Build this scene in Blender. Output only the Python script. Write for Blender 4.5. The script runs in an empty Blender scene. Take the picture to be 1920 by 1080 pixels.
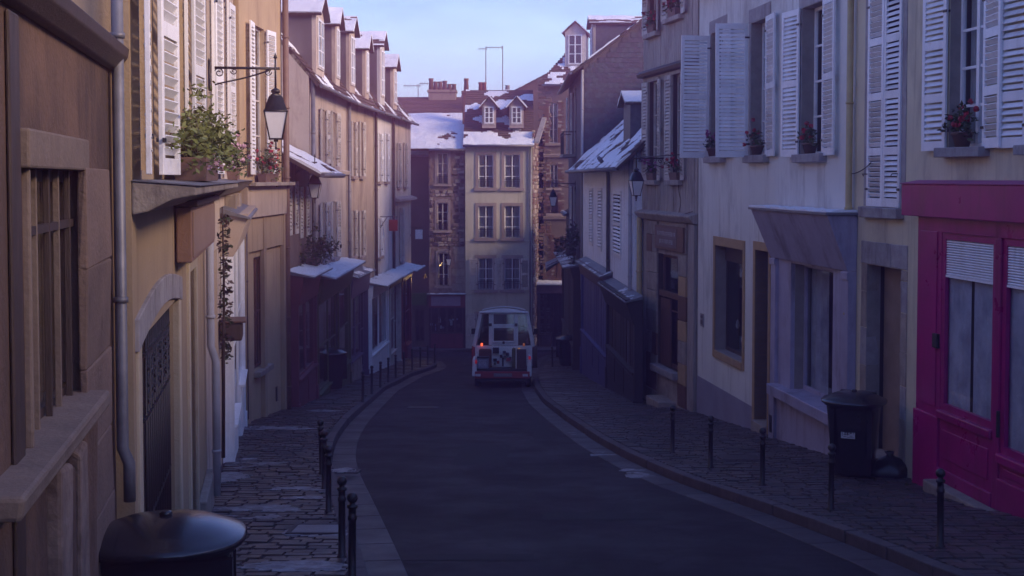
import bpy, math, random
from math import sin, cos, tan, atan2, hypot, radians, pi, floor
from mathutils import Vector, noise
random.seed(4)
SC = bpy.context.scene
COL = SC.collection
# ------------------------------------------------------------------ camera
FPX, CY = 2400.0, 437.0                       # focal length and principal row, in pixels of the 1920x1080 photograph
TH = math.atan(102.0 / FPX)
cd = bpy.data.cameras.new('camera'); cam = bpy.data.objects.new('camera', cd); COL.objects.link(cam)
cam.location = (0, 0, 0); cam.rotation_euler = (pi / 2 - TH, 0, 0)
cd.sensor_width = 36; cd.lens = FPX / 1920 * 36; cd.shift_y = (CY - 540) / 1920
cd.clip_start = 0.1; cd.clip_end = 2000
SC.camera = cam
# ------------------------------------------------------------------ light
SUN_EL, SUN_AZ = radians(24), radians(114)    # azimuth from +Y (into the street) towards +X (right)
SKY_STRENGTH, SUN_STRENGTH, EXPOSURE = 0.112, 2.35, 1.06
TINT = (.82, .92, 1.40)                        # cold morning white balance of the whole sky
HAZE, HAZE_COL = .0048, (1.0, .40, .76)
w = bpy.data.worlds.new('World'); SC.world = w; w.use_nodes = True
nt = w.node_tree; nt.nodes.clear()
o_ = nt.nodes.new('ShaderNodeOutputWorld'); bg = nt.nodes.new('ShaderNodeBackground')
sk = nt.nodes.new('ShaderNodeTexSky'); sk.sky_type = 'NISHITA'; sk.sun_disc = False
sk.sun_elevation = SUN_EL; sk.sun_rotation = SUN_AZ
sk.air_density = 1.0; sk.dust_density = 0.5; sk.ozone_density = 3.0
tc = nt.nodes.new('ShaderNodeTexCoord'); mp = nt.nodes.new('ShaderNodeMapping'); mp.inputs['Scale'].default_value = (1.6, 1.6, 6.0)
cn = nt.nodes.new('ShaderNodeTexNoise'); cn.inputs['Scale'].default_value = 2.2; cn.inputs['Detail'].default_value = 7; cn.inputs['Roughness'].default_value = .55
cr = nt.nodes.new('ShaderNodeValToRGB'); cr.color_ramp.elements[0].position = .52; cr.color_ramp.elements[1].position = .80
mx = nt.nodes.new('ShaderNodeMix'); mx.data_type = 'RGBA'
mx.inputs[7].default_value = (4.3, 6.0, 4.4, 1)         # thin bright cloud
sc_ = nt.nodes.new('ShaderNodeMath'); sc_.operation = 'MULTIPLY'; sc_.inputs[1].default_value = .95
L = nt.links.new
L(tc.outputs['Generated'], mp.inputs[0]); L(mp.outputs[0], cn.inputs['Vector'])
L(cr.outputs[0], sc_.inputs[0])
sx = nt.nodes.new('ShaderNodeSeparateXYZ'); L(tc.outputs['Generated'], sx.inputs[0])      # thin cloud thickens towards the horizon all round
hz_ = nt.nodes.new('ShaderNodeMapRange'); hz_.inputs[1].default_value = 0; hz_.inputs[2].default_value = .30; hz_.inputs[3].default_value = .16; hz_.inputs[4].default_value = -.10; L(sx.outputs['Z'], hz_.inputs[0])
ad_ = nt.nodes.new('ShaderNodeMath'); ad_.operation = 'ADD'; L(cn.outputs['Fac'], ad_.inputs[0]); L(hz_.outputs[0], ad_.inputs[1]); L(ad_.outputs[0], cr.inputs[0])
L(cr.outputs[0], sc_.inputs[0]); L(sc_.outputs[0], mx.inputs[0]); L(sk.outputs[0], mx.inputs[6])
tn = nt.nodes.new('ShaderNodeMix'); tn.data_type = 'RGBA'; tn.blend_type = 'MULTIPLY'; tn.inputs[0].default_value = 1
tn.inputs[7].default_value = (*TINT, 1); L(mx.outputs[2], tn.inputs[6]); L(tn.outputs[2], bg.inputs[0]); L(bg.outputs[0], o_.inputs[0]); bg.inputs[1].default_value = SKY_STRENGTH
sd = bpy.data.lights.new('sun', 'SUN'); so = bpy.data.objects.new('sun', sd); COL.objects.link(so)
sd.energy = SUN_STRENGTH; sd.angle = radians(24); sd.color = (1.0, .70, .42)
sv = Vector((sin(SUN_AZ) * cos(SUN_EL), cos(SUN_AZ) * cos(SUN_EL), sin(SUN_EL)))
so.rotation_euler = (-sv).to_track_quat('-Z', 'Y').to_euler(); so.location = sv * 60
vs = SC.view_settings; vs.view_transform = 'Standard'; vs.look = 'None'; vs.gamma = 1; vs.exposure = EXPOSURE; vs.use_curve_mapping = False
SC.cycles.max_bounces = 6; SC.cycles.transparent_max_bounces = 12; SC.cycles.sample_clamp_indirect = 6
# ------------------------------------------------------------------ pixel rays, ground heights
def ray(px, py):
    u, v = (px - 960) / FPX, -(py - CY) / FPX
    return Vector((u, cos(TH) + v * sin(TH), -sin(TH) + v * cos(TH)))
def gz(Y):                                    # height of the pavements down the hill
    if Y < 44: return -(2.5 + .101 * Y)
    if Y < 66: return -6.944 - .085 * (Y - 44)
    return -8.814 - .03 * (Y - 66)
def G(px, py, dz=0.0):                        # point of the pavement plane (plus dz) seen at a pixel
    d = ray(px, py); t = 1.0
    lo, hi = 2.0, 120.0
    for _ in range(50):
        t = (lo + hi) / 2
        if d.z * t / 1 > gz(d.y * t) + dz: lo = t
        else: hi = t
    return Vector((d.x * t, d.y * t, d.z * t))
def slope_at(Y): return atan2(gz(Y + .3) - gz(Y - .3), .6)
# ------------------------------------------------------------------ materials
MATS = {}
def nodes(name):
    m = bpy.data.materials.new(name); m.use_nodes = True
    return m, m.node_tree, m.node_tree.nodes['Principled BSDF']
def mat(name, col, col2=None, scale=3.0, rough=.8, bump=.0, bscale=40., metal=0., spec=.5, dirt=None, dscale=.8, dlo=.52, dhi=.68, stretch=(1, 1, 1), coat=0., streak=0., rvar=0., crack=0.):
    """procedural surface: two tones by noise, a blotchy wear tone, fine relief"""
    if name in MATS: return MATS[name]
    m, t, b = nodes(name); N = t.nodes.new; K = t.links.new
    b.inputs['Roughness'].default_value = rough; b.inputs['Metallic'].default_value = metal
    b.inputs['Specular IOR Level'].default_value = spec; b.inputs['Coat Weight'].default_value = coat
    g = N('ShaderNodeNewGeometry'); mp = N('ShaderNodeMapping'); mp.inputs['Scale'].default_value = stretch
    K(g.outputs['Position'], mp.inputs[0])
    n = N('ShaderNodeTexNoise'); n.inputs['Scale'].default_value = scale; n.inputs['Detail'].default_value = 6; n.inputs['Roughness'].default_value = .62
    K(mp.outputs[0], n.inputs['Vector'])
    r = N('ShaderNodeValToRGB'); c2 = col2 or tuple(c * .78 for c in col)
    r.color_ramp.elements[0].position = .34; r.color_ramp.elements[1].position = .66
    r.color_ramp.elements[0].color = (*c2, 1); r.color_ramp.elements[1].color = (*col, 1)
    K(n.outputs['Fac'], r.inputs[0]); out = r.outputs[0]
    if dirt:
        n2 = N('ShaderNodeTexNoise'); n2.inputs['Scale'].default_value = dscale; n2.inputs['Detail'].default_value = 8; n2.inputs['Roughness'].default_value = .7
        m3 = N('ShaderNodeMapping'); m3.inputs['Scale'].default_value = (1.3, 1.3, .45); m3.inputs['Location'].default_value = (3.1, 7.7, 1.3)
        K(g.outputs['Position'], m3.inputs[0]); K(m3.outputs[0], n2.inputs['Vector'])
        r2 = N('ShaderNodeValToRGB'); r2.color_ramp.elements[0].position = dlo; r2.color_ramp.elements[1].position = dhi
        K(n2.outputs['Fac'], r2.inputs[0])
        x = N('ShaderNodeMix'); x.data_type = 'RGBA'; x.inputs[7].default_value = (*dirt, 1)
        K(r2.outputs[0], x.inputs[0]); K(out, x.inputs[6]); out = x.outputs[2]
    if streak:                                 # run-down stains, long and thin, of uneven length
        m4 = N('ShaderNodeMapping'); m4.inputs['Scale'].default_value = (5.5, 5.5, .32); K(g.outputs['Position'], m4.inputs[0])
        n4 = N('ShaderNodeTexNoise'); n4.inputs['Scale'].default_value = 1.0; n4.inputs['Detail'].default_value = 7; n4.inputs['Roughness'].default_value = .68; K(m4.outputs[0], n4.inputs['Vector'])
        r4 = N('ShaderNodeValToRGB'); r4.color_ramp.elements[0].position = .54; r4.color_ramp.elements[1].position = .74; r4.color_ramp.elements[1].color = (streak, streak, streak, 1); K(n4.outputs['Fac'], r4.inputs[0])
        x4 = N('ShaderNodeMix'); x4.data_type = 'RGBA'; x4.blend_type = 'MULTIPLY'; x4.inputs[7].default_value = (.42, .36, .33, 1); K(r4.outputs[0], x4.inputs[0]); K(out, x4.inputs[6]); out = x4.outputs[2]
    if crack:
        nv = N('ShaderNodeTexNoise'); nv.inputs['Scale'].default_value = 1.6; nv.inputs['Detail'].default_value = 4; K(g.outputs['Position'], nv.inputs['Vector'])
        mv = N('ShaderNodeMix'); mv.data_type = 'RGBA'; mv.inputs[0].default_value = .35; K(g.outputs['Position'], mv.inputs[6]); K(nv.outputs['Color'], mv.inputs[7])
        vo = N('ShaderNodeTexVoronoi'); vo.feature = 'DISTANCE_TO_EDGE'; vo.inputs['Scale'].default_value = crack; K(mv.outputs[2], vo.inputs['Vector'])
        r5 = N('ShaderNodeValToRGB'); r5.color_ramp.elements[0].position = .0; r5.color_ramp.elements[0].color = (.35, .33, .33, 1); r5.color_ramp.elements[1].position = .013; r5.color_ramp.elements[1].color = (1, 1, 1, 1); K(vo.outputs['Distance'], r5.inputs[0])
        x5 = N('ShaderNodeMix'); x5.data_type = 'RGBA'; x5.blend_type = 'MULTIPLY'; x5.inputs[0].default_value = .8; K(out, x5.inputs[6]); K(r5.outputs[0], x5.inputs[7]); out = x5.outputs[2]
    if rvar:
        n6 = N('ShaderNodeTexNoise'); n6.inputs['Scale'].default_value = .9; n6.inputs['Detail'].default_value = 6; n6.inputs['Roughness'].default_value = .65; K(g.outputs['Position'], n6.inputs['Vector'])
        m6 = N('ShaderNodeMapRange'); m6.inputs[1].default_value = .38; m6.inputs[2].default_value = .62; m6.inputs[3].default_value = rough; m6.inputs[4].default_value = rough - rvar; K(n6.outputs['Fac'], m6.inputs[0]); K(m6.outputs[0], b.inputs['Roughness'])
    oi = N('ShaderNodeObjectInfo'); hs = N('ShaderNodeHueSaturation'); ma = N('ShaderNodeMapRange')
    ma.inputs[3].default_value = .88; ma.inputs[4].default_value = 1.12
    K(oi.outputs['Random'], ma.inputs[0]); K(ma.outputs[0], hs.inputs['Value']); K(out, hs.inputs['Color'])
    K(hs.outputs[0], b.inputs['Base Color'])
    if bump:
        nb = N('ShaderNodeTexNoise'); nb.inputs['Scale'].default_value = bscale; nb.inputs['Detail'].default_value = 5
        K(mp.outputs[0], nb.inputs['Vector'])
        bp = N('ShaderNodeBump'); bp.inputs['Strength'].default_value = bump; bp.inputs['Distance'].default_value = .02
        K(nb.outputs['Fac'], bp.inputs['Height']); K(bp.outputs[0], b.inputs['Normal'])
    MATS[name] = m
    return m
def glass_mat(name, tint=(.9, .93, .95), refl=.0):
    m = bpy.data.materials.new(name); m.use_nodes = True; t = m.node_tree; t.nodes.clear()
    o = t.nodes.new('ShaderNodeOutputMaterial'); x = t.nodes.new('ShaderNodeMixShader')
    tr = t.nodes.new('ShaderNodeBsdfTransparent'); gl = t.nodes.new('ShaderNodeBsdfGlossy'); fr = t.nodes.new('ShaderNodeFresnel')
    g = t.nodes.new('ShaderNodeNewGeometry'); n = t.nodes.new('ShaderNodeTexNoise'); n.inputs['Scale'].default_value = 1.3
    bp = t.nodes.new('ShaderNodeBump'); bp.inputs['Strength'].default_value = .06
    t.links.new(g.outputs['Position'], n.inputs['Vector']); t.links.new(n.outputs['Fac'], bp.inputs['Height']); t.links.new(bp.outputs[0], gl.inputs['Normal'])
    ad = t.nodes.new('ShaderNodeMath'); ad.inputs[1].default_value = refl
    fr.inputs['IOR'].default_value = 1.5; gl.inputs['Roughness'].default_value = .03; tr.inputs['Color'].default_value = (*tint, 1)
    iv = t.nodes.new('ShaderNodeMath'); iv.operation = 'SUBTRACT'; iv.inputs[0].default_value = 1; t.links.new(g.outputs['Backfacing'], iv.inputs[1]); mu = t.nodes.new('ShaderNodeMath'); mu.operation = 'MULTIPLY'
    t.links.new(fr.outputs[0], ad.inputs[0]); t.links.new(ad.outputs[0], mu.inputs[0]); t.links.new(iv.outputs[0], mu.inputs[1]); t.links.new(mu.outputs[0], x.inputs[0]); t.links.new(tr.outputs[0], x.inputs[1]); t.links.new(gl.outputs[0], x.inputs[2]); t.links.new(x.outputs[0], o.inputs[0])
    return m
def emit_mat(name, col, s):
    m, t, b = nodes(name); b.inputs['Base Color'].default_value = (*col, 1)
    b.inputs['Emission Color'].default_value = (*col, 1); b.inputs['Emission Strength'].default_value = s
    return m
GLASS = glass_mat('window_glass', refl=.04); LAMPGLASS = mat('milky_glass', (.80, .80, .82), (.7, .7, .74), rough=.3)
IRON = mat('black_iron', (.012, .012, .016), (.02, .018, .02), 30, .45, .15, 60)
WHITE = mat('white_paint', (.84, .85, .88), (.75, .76, .80), 5, .5, .1, 60, dirt=(.55, .52, .50), dscale=2.5, dlo=.60, dhi=.75, streak=.3)
OFFWHITE = mat('old_white_paint', (.62, .58, .54), (.50, .46, .43), 6, .65, .15, 50, dirt=(.36, .31, .28), dscale=2.5)
SNOW = mat('snow', (.80, .82, .86), (.72, .75, .82), 8, .6, .3, 25)
SLUSH = mat('thin_trodden_snow', (.30, .29, .31), (.12, .105, .115), 7, .55, .4, 30, dirt=(.08, .066, .07), dscale=5)
DARK = mat('unlit_dark', (.028, .024, .026), rough=.9)  # near-black stands for shade inside rooms, behind shop glass and under grates
SLATE = mat('slate', (.085, .085, .10), (.05, .05, .065), 9, .55, .25, 30)
TILE = mat('clay_tile', (.14, .085, .07), (.075, .05, .045), 7, .85, .3, 40)
STONE = mat('limestone', (.36, .31, .26), (.25, .21, .18), 4, .85, .5, 25, dirt=(.14, .11, .10), dscale=1.6)
GREYSTONE = mat('grey_sill_stone', (.36, .34, .34), (.26, .24, .25), 6, .85, .4, 30, dirt=(.17, .15, .16), dscale=2)
RUBBLE = mat('rubble_stone', (.27, .20, .165), (.15, .105, .09), 5, .9, .6, 20)
RUBBLE2 = mat('pale_rubble_stone', (.42, .36, .31), (.30, .24, .21), 5, .9, .6, 20)
BRICK = mat('brick', (.19, .10, .08), (.125, .068, .058), 5, .9, .4, 40)
WOOD = mat('dark_wood', (.07, .045, .035), (.04, .026, .022), 6, .6, .3, 30, stretch=(4, 4, .4))
BROWN = mat('brown_wood', (.17, .085, .05), (.10, .05, .032), 6, .55, .25, 30, stretch=(4, 4, .4))
BOARDM = mat('grey_boards', (.45, .40, .36), (.28, .24, .215), 5, .85, .4, 25, stretch=(5, 5, .35), dirt=(.20, .165, .15), dscale=1.2)
ZINC = mat('zinc', (.20, .20, .225), (.13, .13, .15), 5, .5, .1, 30, metal=.3)
LEAF = mat('leaf', (.085, .115, .03), (.045, .07, .02), 9, .6)
LEAF2 = mat('dark_leaf', (.045, .07, .025), (.028, .045, .018), 9, .6)
RED = mat('red_petal', (.50, .03, .05), (.32, .012, .03), 20, .6)
PINKP = mat('mauve_petal', (.38, .09, .26), (.26, .05, .18), 20, .6)
POT = mat('pot_clay', (.20, .12, .095), (.14, .085, .07), 8, .8, .2)
BINP = mat('bin_plastic', (.011, .012, .018), (.016, .016, .022), 4, .24, .06, 60, spec=.6, dirt=(.03, .028, .03), dscale=2.5, dlo=.58, dhi=.75, coat=.2)
RUBBER = mat('rubber', (.012, .012, .013), rough=.9)
# ------------------------------------------------------------------ mesh builder
class MB:
    def __init__(s): s.v = []; s.f = []; s.m = []; s.sm = []
    def face(s, pts, m=0, sm=False):
        b = len(s.v); s.v += [tuple(p) for p in pts]; s.f.append(tuple(range(b, b + len(pts)))); s.m.append(m); s.sm.append(sm)
    def box(s, x0, x1, y0, y1, z0, z1, m=0, skip=''):
        b = len(s.v)
        s.v += [(x0, y0, z0), (x1, y0, z0), (x1, y1, z0), (x0, y1, z0), (x0, y0, z1), (x1, y0, z1), (x1, y1, z1), (x0, y1, z1)]
        for k, q in (('b', (0, 3, 2, 1)), ('t', (4, 5, 6, 7)), ('f', (0, 1, 5, 4)), ('r', (1, 2, 6, 5)), ('k', (2, 3, 7, 6)), ('l', (3, 0, 4, 7))):
            if k in skip: continue
            s.f.append(tuple(b + i for i in q)); s.m.append(m); s.sm.append(False)
        return s
    def hexa(s, p, m=0):                       # eight corners, bottom ring then top ring
        b = len(s.v); s.v += [tuple(q) for q in p]
        for q in ((0, 3, 2, 1), (4, 5, 6, 7), (0, 1, 5, 4), (1, 2, 6, 5), (2, 3, 7, 6), (3, 0, 4, 7)):
            s.f.append(tuple(b + i for i in q)); s.m.append(m); s.sm.append(False)
        return s
    def prism(s, poly, y0, y1, m=0):           # polygon in (x, z) swept along y
        n = len(poly); b = len(s.v)
        s.v += [(x, y0, z) for x, z in poly] + [(x, y1, z) for x, z in poly]
        s.f.append(tuple(range(b, b + n))); s.f.append(tuple(range(b + 2 * n - 1, b + n - 1, -1))); s.m += [m, m]; s.sm += [False, False]
        for i in range(n):
            j = (i + 1) % n; s.f.append((b + i, b + n + i, b + n + j, b + j)); s.m.append(m); s.sm.append(False)
        return s
    def sweepx(s, poly, x0, x1, m=0):          # polygon in (y, z) swept along x
        n = len(poly); b = len(s.v)
        s.v += [(x0, y, z) for y, z in poly] + [(x1, y, z) for y, z in poly]
        s.f.append(tuple(range(b + n - 1, b - 1, -1))); s.f.append(tuple(range(b + n, b + 2 * n))); s.m += [m, m]; s.sm += [False, False]
        for i in range(n):
            j = (i + 1) % n; s.f.append((b + i, b + j, b + n + j, b + n + i)); s.m.append(m); s.sm.append(False)
        return s
    def tube(s, pts, r, seg=8, m=0, cap=True):
        pts = [Vector(p) for p in pts]; n = len(pts); rr = r if isinstance(r, (list, tuple)) else [r] * n; b = len(s.v)
        for i, p in enumerate(pts):
            d = (pts[min(i + 1, n - 1)] - pts[max(i - 1, 0)]).normalized()
            a = d.cross(Vector((0, 0, 1)) if abs(d.z) < .9 else Vector((0, 1, 0))).normalized(); c = d.cross(a)
            for k in range(seg):
                q = p + (a * cos(2 * pi * k / seg) + c * sin(2 * pi * k / seg)) * rr[i]; s.v.append(tuple(q))
        for i in range(n - 1):
            for k in range(seg):
                k2 = (k + 1) % seg
                s.f.append((b + i * seg + k, b + i * seg + k2, b + (i + 1) * seg + k2, b + (i + 1) * seg + k)); s.m.append(m); s.sm.append(True)
        if cap:
            s.f.append(tuple(b + k for k in range(seg - 1, -1, -1))); s.f.append(tuple(b + (n - 1) * seg + k for k in range(seg))); s.m += [m, m]; s.sm += [False, False]
        return s
    def lathe(s, prof, seg=16, m=0, cx=0, cy=0, sq=None, ax=1., ay=1.):
        b = len(s.v); n = len(prof)            # prof (r, z); sq: superellipse exponent
        for r, z in prof:
            for k in range(seg):
                a = 2 * pi * (k + .5) / seg; c, d = cos(a), sin(a)
                if sq:
                    q = (abs(c) ** sq + abs(d) ** sq) ** (-1 / sq); c, d = c * q, d * q
                s.v.append((cx + c * r * ax, cy + d * r * ay, z))
        for i in range(n - 1):
            for k in range(seg):
                k2 = (k + 1) % seg
                s.f.append((b + i * seg + k, b + i * seg + k2, b + (i + 1) * seg + k2, b + (i + 1) * seg + k)); s.m.append(m); s.sm.append(True)
        s.f.append(tuple(b + k for k in range(seg - 1, -1, -1))); s.f.append(tuple(b + (n - 1) * seg + k for k in range(seg))); s.m += [m, m]; s.sm += [False, False]
        return s
    def mesh(s, name, mats):
        me = bpy.data.meshes.new(name); me.from_pydata(s.v, [], s.f)
        for x in (mats if isinstance(mats, (list, tuple)) else [mats]): me.materials.append(x)
        me.polygons.foreach_set('material_index', s.m); me.polygons.foreach_set('use_smooth', s.sm); me.update()
        return me
    def build(s, name, mats, parent=None, loc=None, rot=None, bevel=0, **kw):
        return link(name, s.mesh(name, mats), parent, loc, rot, bevel, **kw)
def link(name, me, parent=None, loc=None, rot=None, bevel=0, **kw):
    o = bpy.data.objects.new(name, me); COL.objects.link(o)
    if parent: o.parent = parent
    if loc is not None: o.location = loc
    if rot is not None: o.rotation_euler = rot
    if bevel:
        b = o.modifiers.new('bevel', 'BEVEL'); b.width = bevel; b.segments = 2; b.limit_method = 'ANGLE'
    tag(o, **kw)
    return o
def tag(o, label=None, cat=None, group=None, kind=None):
    if label: o['label'] = label
    if cat: o['category'] = cat
    if group: o['group'] = group
    if kind: o['kind'] = kind
    return o
def thing(name, label, cat, loc=(0, 0, 0), rz=0., group=None):
    o = bpy.data.objects.new(name, None); COL.objects.link(o); o.location = loc; o.rotation_euler = (0, 0, rz); o.empty_display_size = .2
    return tag(o, label, cat, group)
def dup(root, loc, rot=None, label=None):
    r = root.copy(); COL.objects.link(r); r.location = loc
    if rot is not None: r.rotation_euler = rot
    if label: r['label'] = label
    for ch in list(root.children):
        c = ch.copy(); COL.objects.link(c); c.parent = r
        for g in list(ch.children):
            d = g.copy(); COL.objects.link(d); d.parent = c
    return r
# ------------------------------------------------------------------ walls in plan: street lies to the left of A -> B
class Wall:
    def __init__(s, A, B):
        s.A = Vector(A[:2]); s.B = Vector(B[:2]); d = s.B - s.A; s.L = d.length; s.u = d / s.L; s.n = Vector((-s.u.y, s.u.x))
        s.rz = atan2(s.u.y, s.u.x); s.z = min(gz(s.A.y), gz(s.B.y))
    def sz(s, px, py, n=0.):                   # facade coordinates (along, up) of a pixel, on the plane n metres proud
        d = ray(px, py); a = s.A + s.n * n
        t = a.dot(s.n) / Vector((d.x, d.y)).dot(s.n)
        p = d * t
        return (Vector((p.x, p.y)) - a).dot(s.u), p.z - s.z
    def zz(s, px, py, n=0.): return s.sz(px, py, n)[1]
    def rect(s, x0, x1, y0, y1, n=0.):         # pixel box -> s0, s1, z0, z1 (heights read at the middle column)
        a = s.sz(x0, (y0 + y1) / 2, n)[0]; b = s.sz(x1, (y0 + y1) / 2, n)[0]; c = (x0 + x1) / 2
        return min(a, b), max(a, b), s.zz(c, y1, n), s.zz(c, y0, n)
    def ground(s, t): return gz(s.A.y + s.u.y * t) - s.z
    def loc(s): return (s.A.x, s.A.y, s.z)
class House:
    def __init__(s, label, A, B, top, wallmat, D=6., holes=(), name='house', group=None, inner=1.0, extra=None, reveal=.22, z_low=None):
        s.w = Wall(A, B); s.L = s.w.L; s.top = top - s.w.z; s.D = D
        s.o = thing(name, label, 'house', s.w.loc(), s.w.rz, group)
        mb = MB(); Lh = s.L; z0 = -1.5 if z_low is None else z_low; z1 = s.top
        hs = [h for h in holes]
        xs = sorted({0, Lh, *[h[0] for h in hs], *[h[1] for h in hs]}); zs = sorted({z0, z1, *[h[2] for h in hs], *[h[3] for h in hs]})
        for i in range(len(xs) - 1):
            for j in range(len(zs) - 1):
                a, b, c, d = xs[i], xs[i + 1], zs[j], zs[j + 1]; mx_, mz = (a + b) / 2, (c + d) / 2
                if any(h[0] < mx_ < h[1] and h[2] < mz < h[3] for h in hs): continue
                mb.face([(b, 0, c), (a, 0, c), (a, 0, d), (b, 0, d)])
        for h in hs:
            a, b, c, d = h[:4]; r = reveal
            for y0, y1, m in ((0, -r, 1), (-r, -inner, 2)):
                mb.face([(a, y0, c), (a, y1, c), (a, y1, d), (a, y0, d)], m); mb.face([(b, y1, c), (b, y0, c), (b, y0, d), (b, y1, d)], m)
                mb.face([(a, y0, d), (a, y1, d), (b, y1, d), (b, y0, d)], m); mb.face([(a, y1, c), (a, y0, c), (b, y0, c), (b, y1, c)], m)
            mb.face([(a, -inner, c), (b, -inner, c), (b, -inner, d), (a, -inner, d)], 2)
        mb.face([(0, 0, z0), (0, -D, z0), (0, -D, z1), (0, 0, z1)]); mb.face([(Lh, -D, z0), (Lh, 0, z0), (Lh, 0, z1), (Lh, -D, z1)])
        mb.face([(0, -D, z0), (Lh, -D, z0), (Lh, -D, z1), (0, -D, z1)]); mb.face([(0, 0, z1), (0, -D, z1), (Lh, -D, z1), (Lh, 0, z1)])
        s.wallobj = mb.build('wall', [wallmat, extra or wallmat, DARK], s.o)
    def box(s, name, x0, x1, y0, y1, z0, z1, m, bevel=.008, parent=None, **kw):
        return MB().box(x0, x1, y0, y1, z0, z1).build(name, m, parent or s.o, bevel=bevel, **kw)
_slat = {}
def shutter(par, x, y, z0, z1, wd, ang, m, joined=False, panels=2, thick=.035, pitch=.075, label=None):
    """louvred leaf hinged at (x, y); ang in degrees from +s towards the street"""
    h = z1 - z0; st = .075 if wd > .5 else .06
    mb = MB(); t = thick / 2
    mb.box(0, st, -t, t, 0, h); mb.box(wd - st, wd, -t, t, 0, h)
    cuts = [0 + .13] + [h * k / panels for k in range(1, panels)] + [h - .11]
    mb.box(st, wd - st, -t, t, 0, .13); mb.box(st, wd - st, -t, t, h - .11, h)
    for c in cuts[1:-1]: mb.box(st, wd - st, -t, t, c - .06, c + .06)
    for zh in (.25, h - .3): mb.box(-.03, .07, -t - .012, -t, zh, zh + .035, 1); mb.box(-.03, .07, t, t + .012, zh, zh + .035, 1)
    o = mb.build('shutter', [m, IRON], par, (x, y, z0), (0, random.gauss(0, .004), radians(ang)), bevel=.004 if not joined else 0, label=label)
    zsl = []
    for a, b in zip(cuts[:-1], cuts[1:]):
        a += .07 if a != cuts[0] else .01; b -= .07 if b != cuts[-1] else .01
        n = max(2, int((b - a) / pitch)); zsl += [a + (b - a) * (k + .5) / n for k in range(n)]
    sw = wd - 2 * st
    def slat(mb, zc):
        c, d = .020, .030
        mb.hexa([(st, -c - .003, zc + d - .005), (st + sw, -c - .003, zc + d - .005), (st + sw, c, zc - d), (st, c, zc - d),
                 (st, -c, zc + d + .003), (st + sw, -c, zc + d + .003), (st + sw, c + .003, zc - d + .008), (st, c + .003, zc - d + .008)])
    if joined:
        mb = MB()
        for zc in zsl: slat(mb, zc)
        mb.build('slats', m, o, kind='stuff')
    else:
        k = (round(wd, 2), m.name)
        if k not in _slat:
            mb = MB(); slat(mb, 0); _slat[k] = mb.mesh('slat', m)
        for zc in zsl: link('slat', _slat[k], o, (0, random.uniform(-.002, .002), zc), (random.gauss(0, .035), 0, 0))
    return o
def window(par, x0, x1, z0, z1, y=-.18, m=WHITE, rows=3, leaves=2, curtain=None, fr=.055, depth=.05, glass=None, cols=1, cy=-.09, camp=.025, cover=.36):
    mb = MB(); W_, H_ = x1 - x0, z1 - z0
    mb.box(0, fr, 0, depth, 0, H_); mb.box(W_ - fr, W_, 0, depth, 0, H_); mb.box(fr, W_ - fr, 0, depth, 0, fr); mb.box(fr, W_ - fr, 0, depth, H_ - fr, H_)
    lw = (W_ - 2 * fr) / leaves; bar = .018
    for k in range(1, leaves): mb.box(fr + k * lw - fr * .7, fr + k * lw + fr * .7, .003, depth + .012, fr, H_ - fr)
    for k in range(1, rows):
        z = fr + (H_ - 2 * fr) * k / rows; mb.box(fr, W_ - fr, .006, depth - .008, z - bar, z + bar)
    for j in range(leaves):
        for c in range(1, cols): xx = fr + j * lw + lw * c / cols; mb.box(xx - bar, xx + bar, .009, depth - .011, fr, H_ - fr)
    o = mb.build('window', m, par, (x0, y, z0))
    ph = (H_ - 2 * fr) / rows; pw = lw / cols
    pm = MB(); pm.box(0, pw, -.004, 0, 0, ph); me = pm.mesh('pane', glass or GLASS)
    for j in range(leaves * cols):
        for k in range(rows): link('pane', me, o, (fr + j * pw, .02, fr + k * ph), (random.gauss(0, .004), 0, random.gauss(0, .004)))
    if curtain:
        cb = MB(); n = 24; a0, a1 = .02, W_ - .02
        for (u0, u1) in ((a0, a0 + W_ * cover), (a1 - W_ * cover, a1)):
            pts = [(u0 + (u1 - u0) * i / n, cy + camp * sin(i * 1.3 + .4 * sin(i * .6))) for i in range(n + 1)]
            for i in range(n): cb.face([(*pts[i], .02), (*pts[i + 1], .02), (*pts[i + 1], H_ - .03), (*pts[i], H_ - .03)], 0, True)
        cb.build('curtain', curtain, o)
    return o
DRAPE_REFL = mat('drape_reflection', (.62, .60, .68), (.36, .35, .42), 2.5, .9)  # grey drapes, lightened to stand for reflections in the shop glass
CURT = mat('net_curtain', (.55, .53, .52), rough=.9)
def rough_box(x0, x1, y0, y1, z0, z1, j=.012):
    p = []
    for z in (z0, z1):
        for x, y in ((x0, y0), (x1, y0), (x1, y1), (x0, y1)): p.append((x + random.uniform(-j, j), y + random.uniform(-j, j) * (1 if y == y1 else 0), z + random.uniform(-j, j)))
    return MB().hexa(p)
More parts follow.
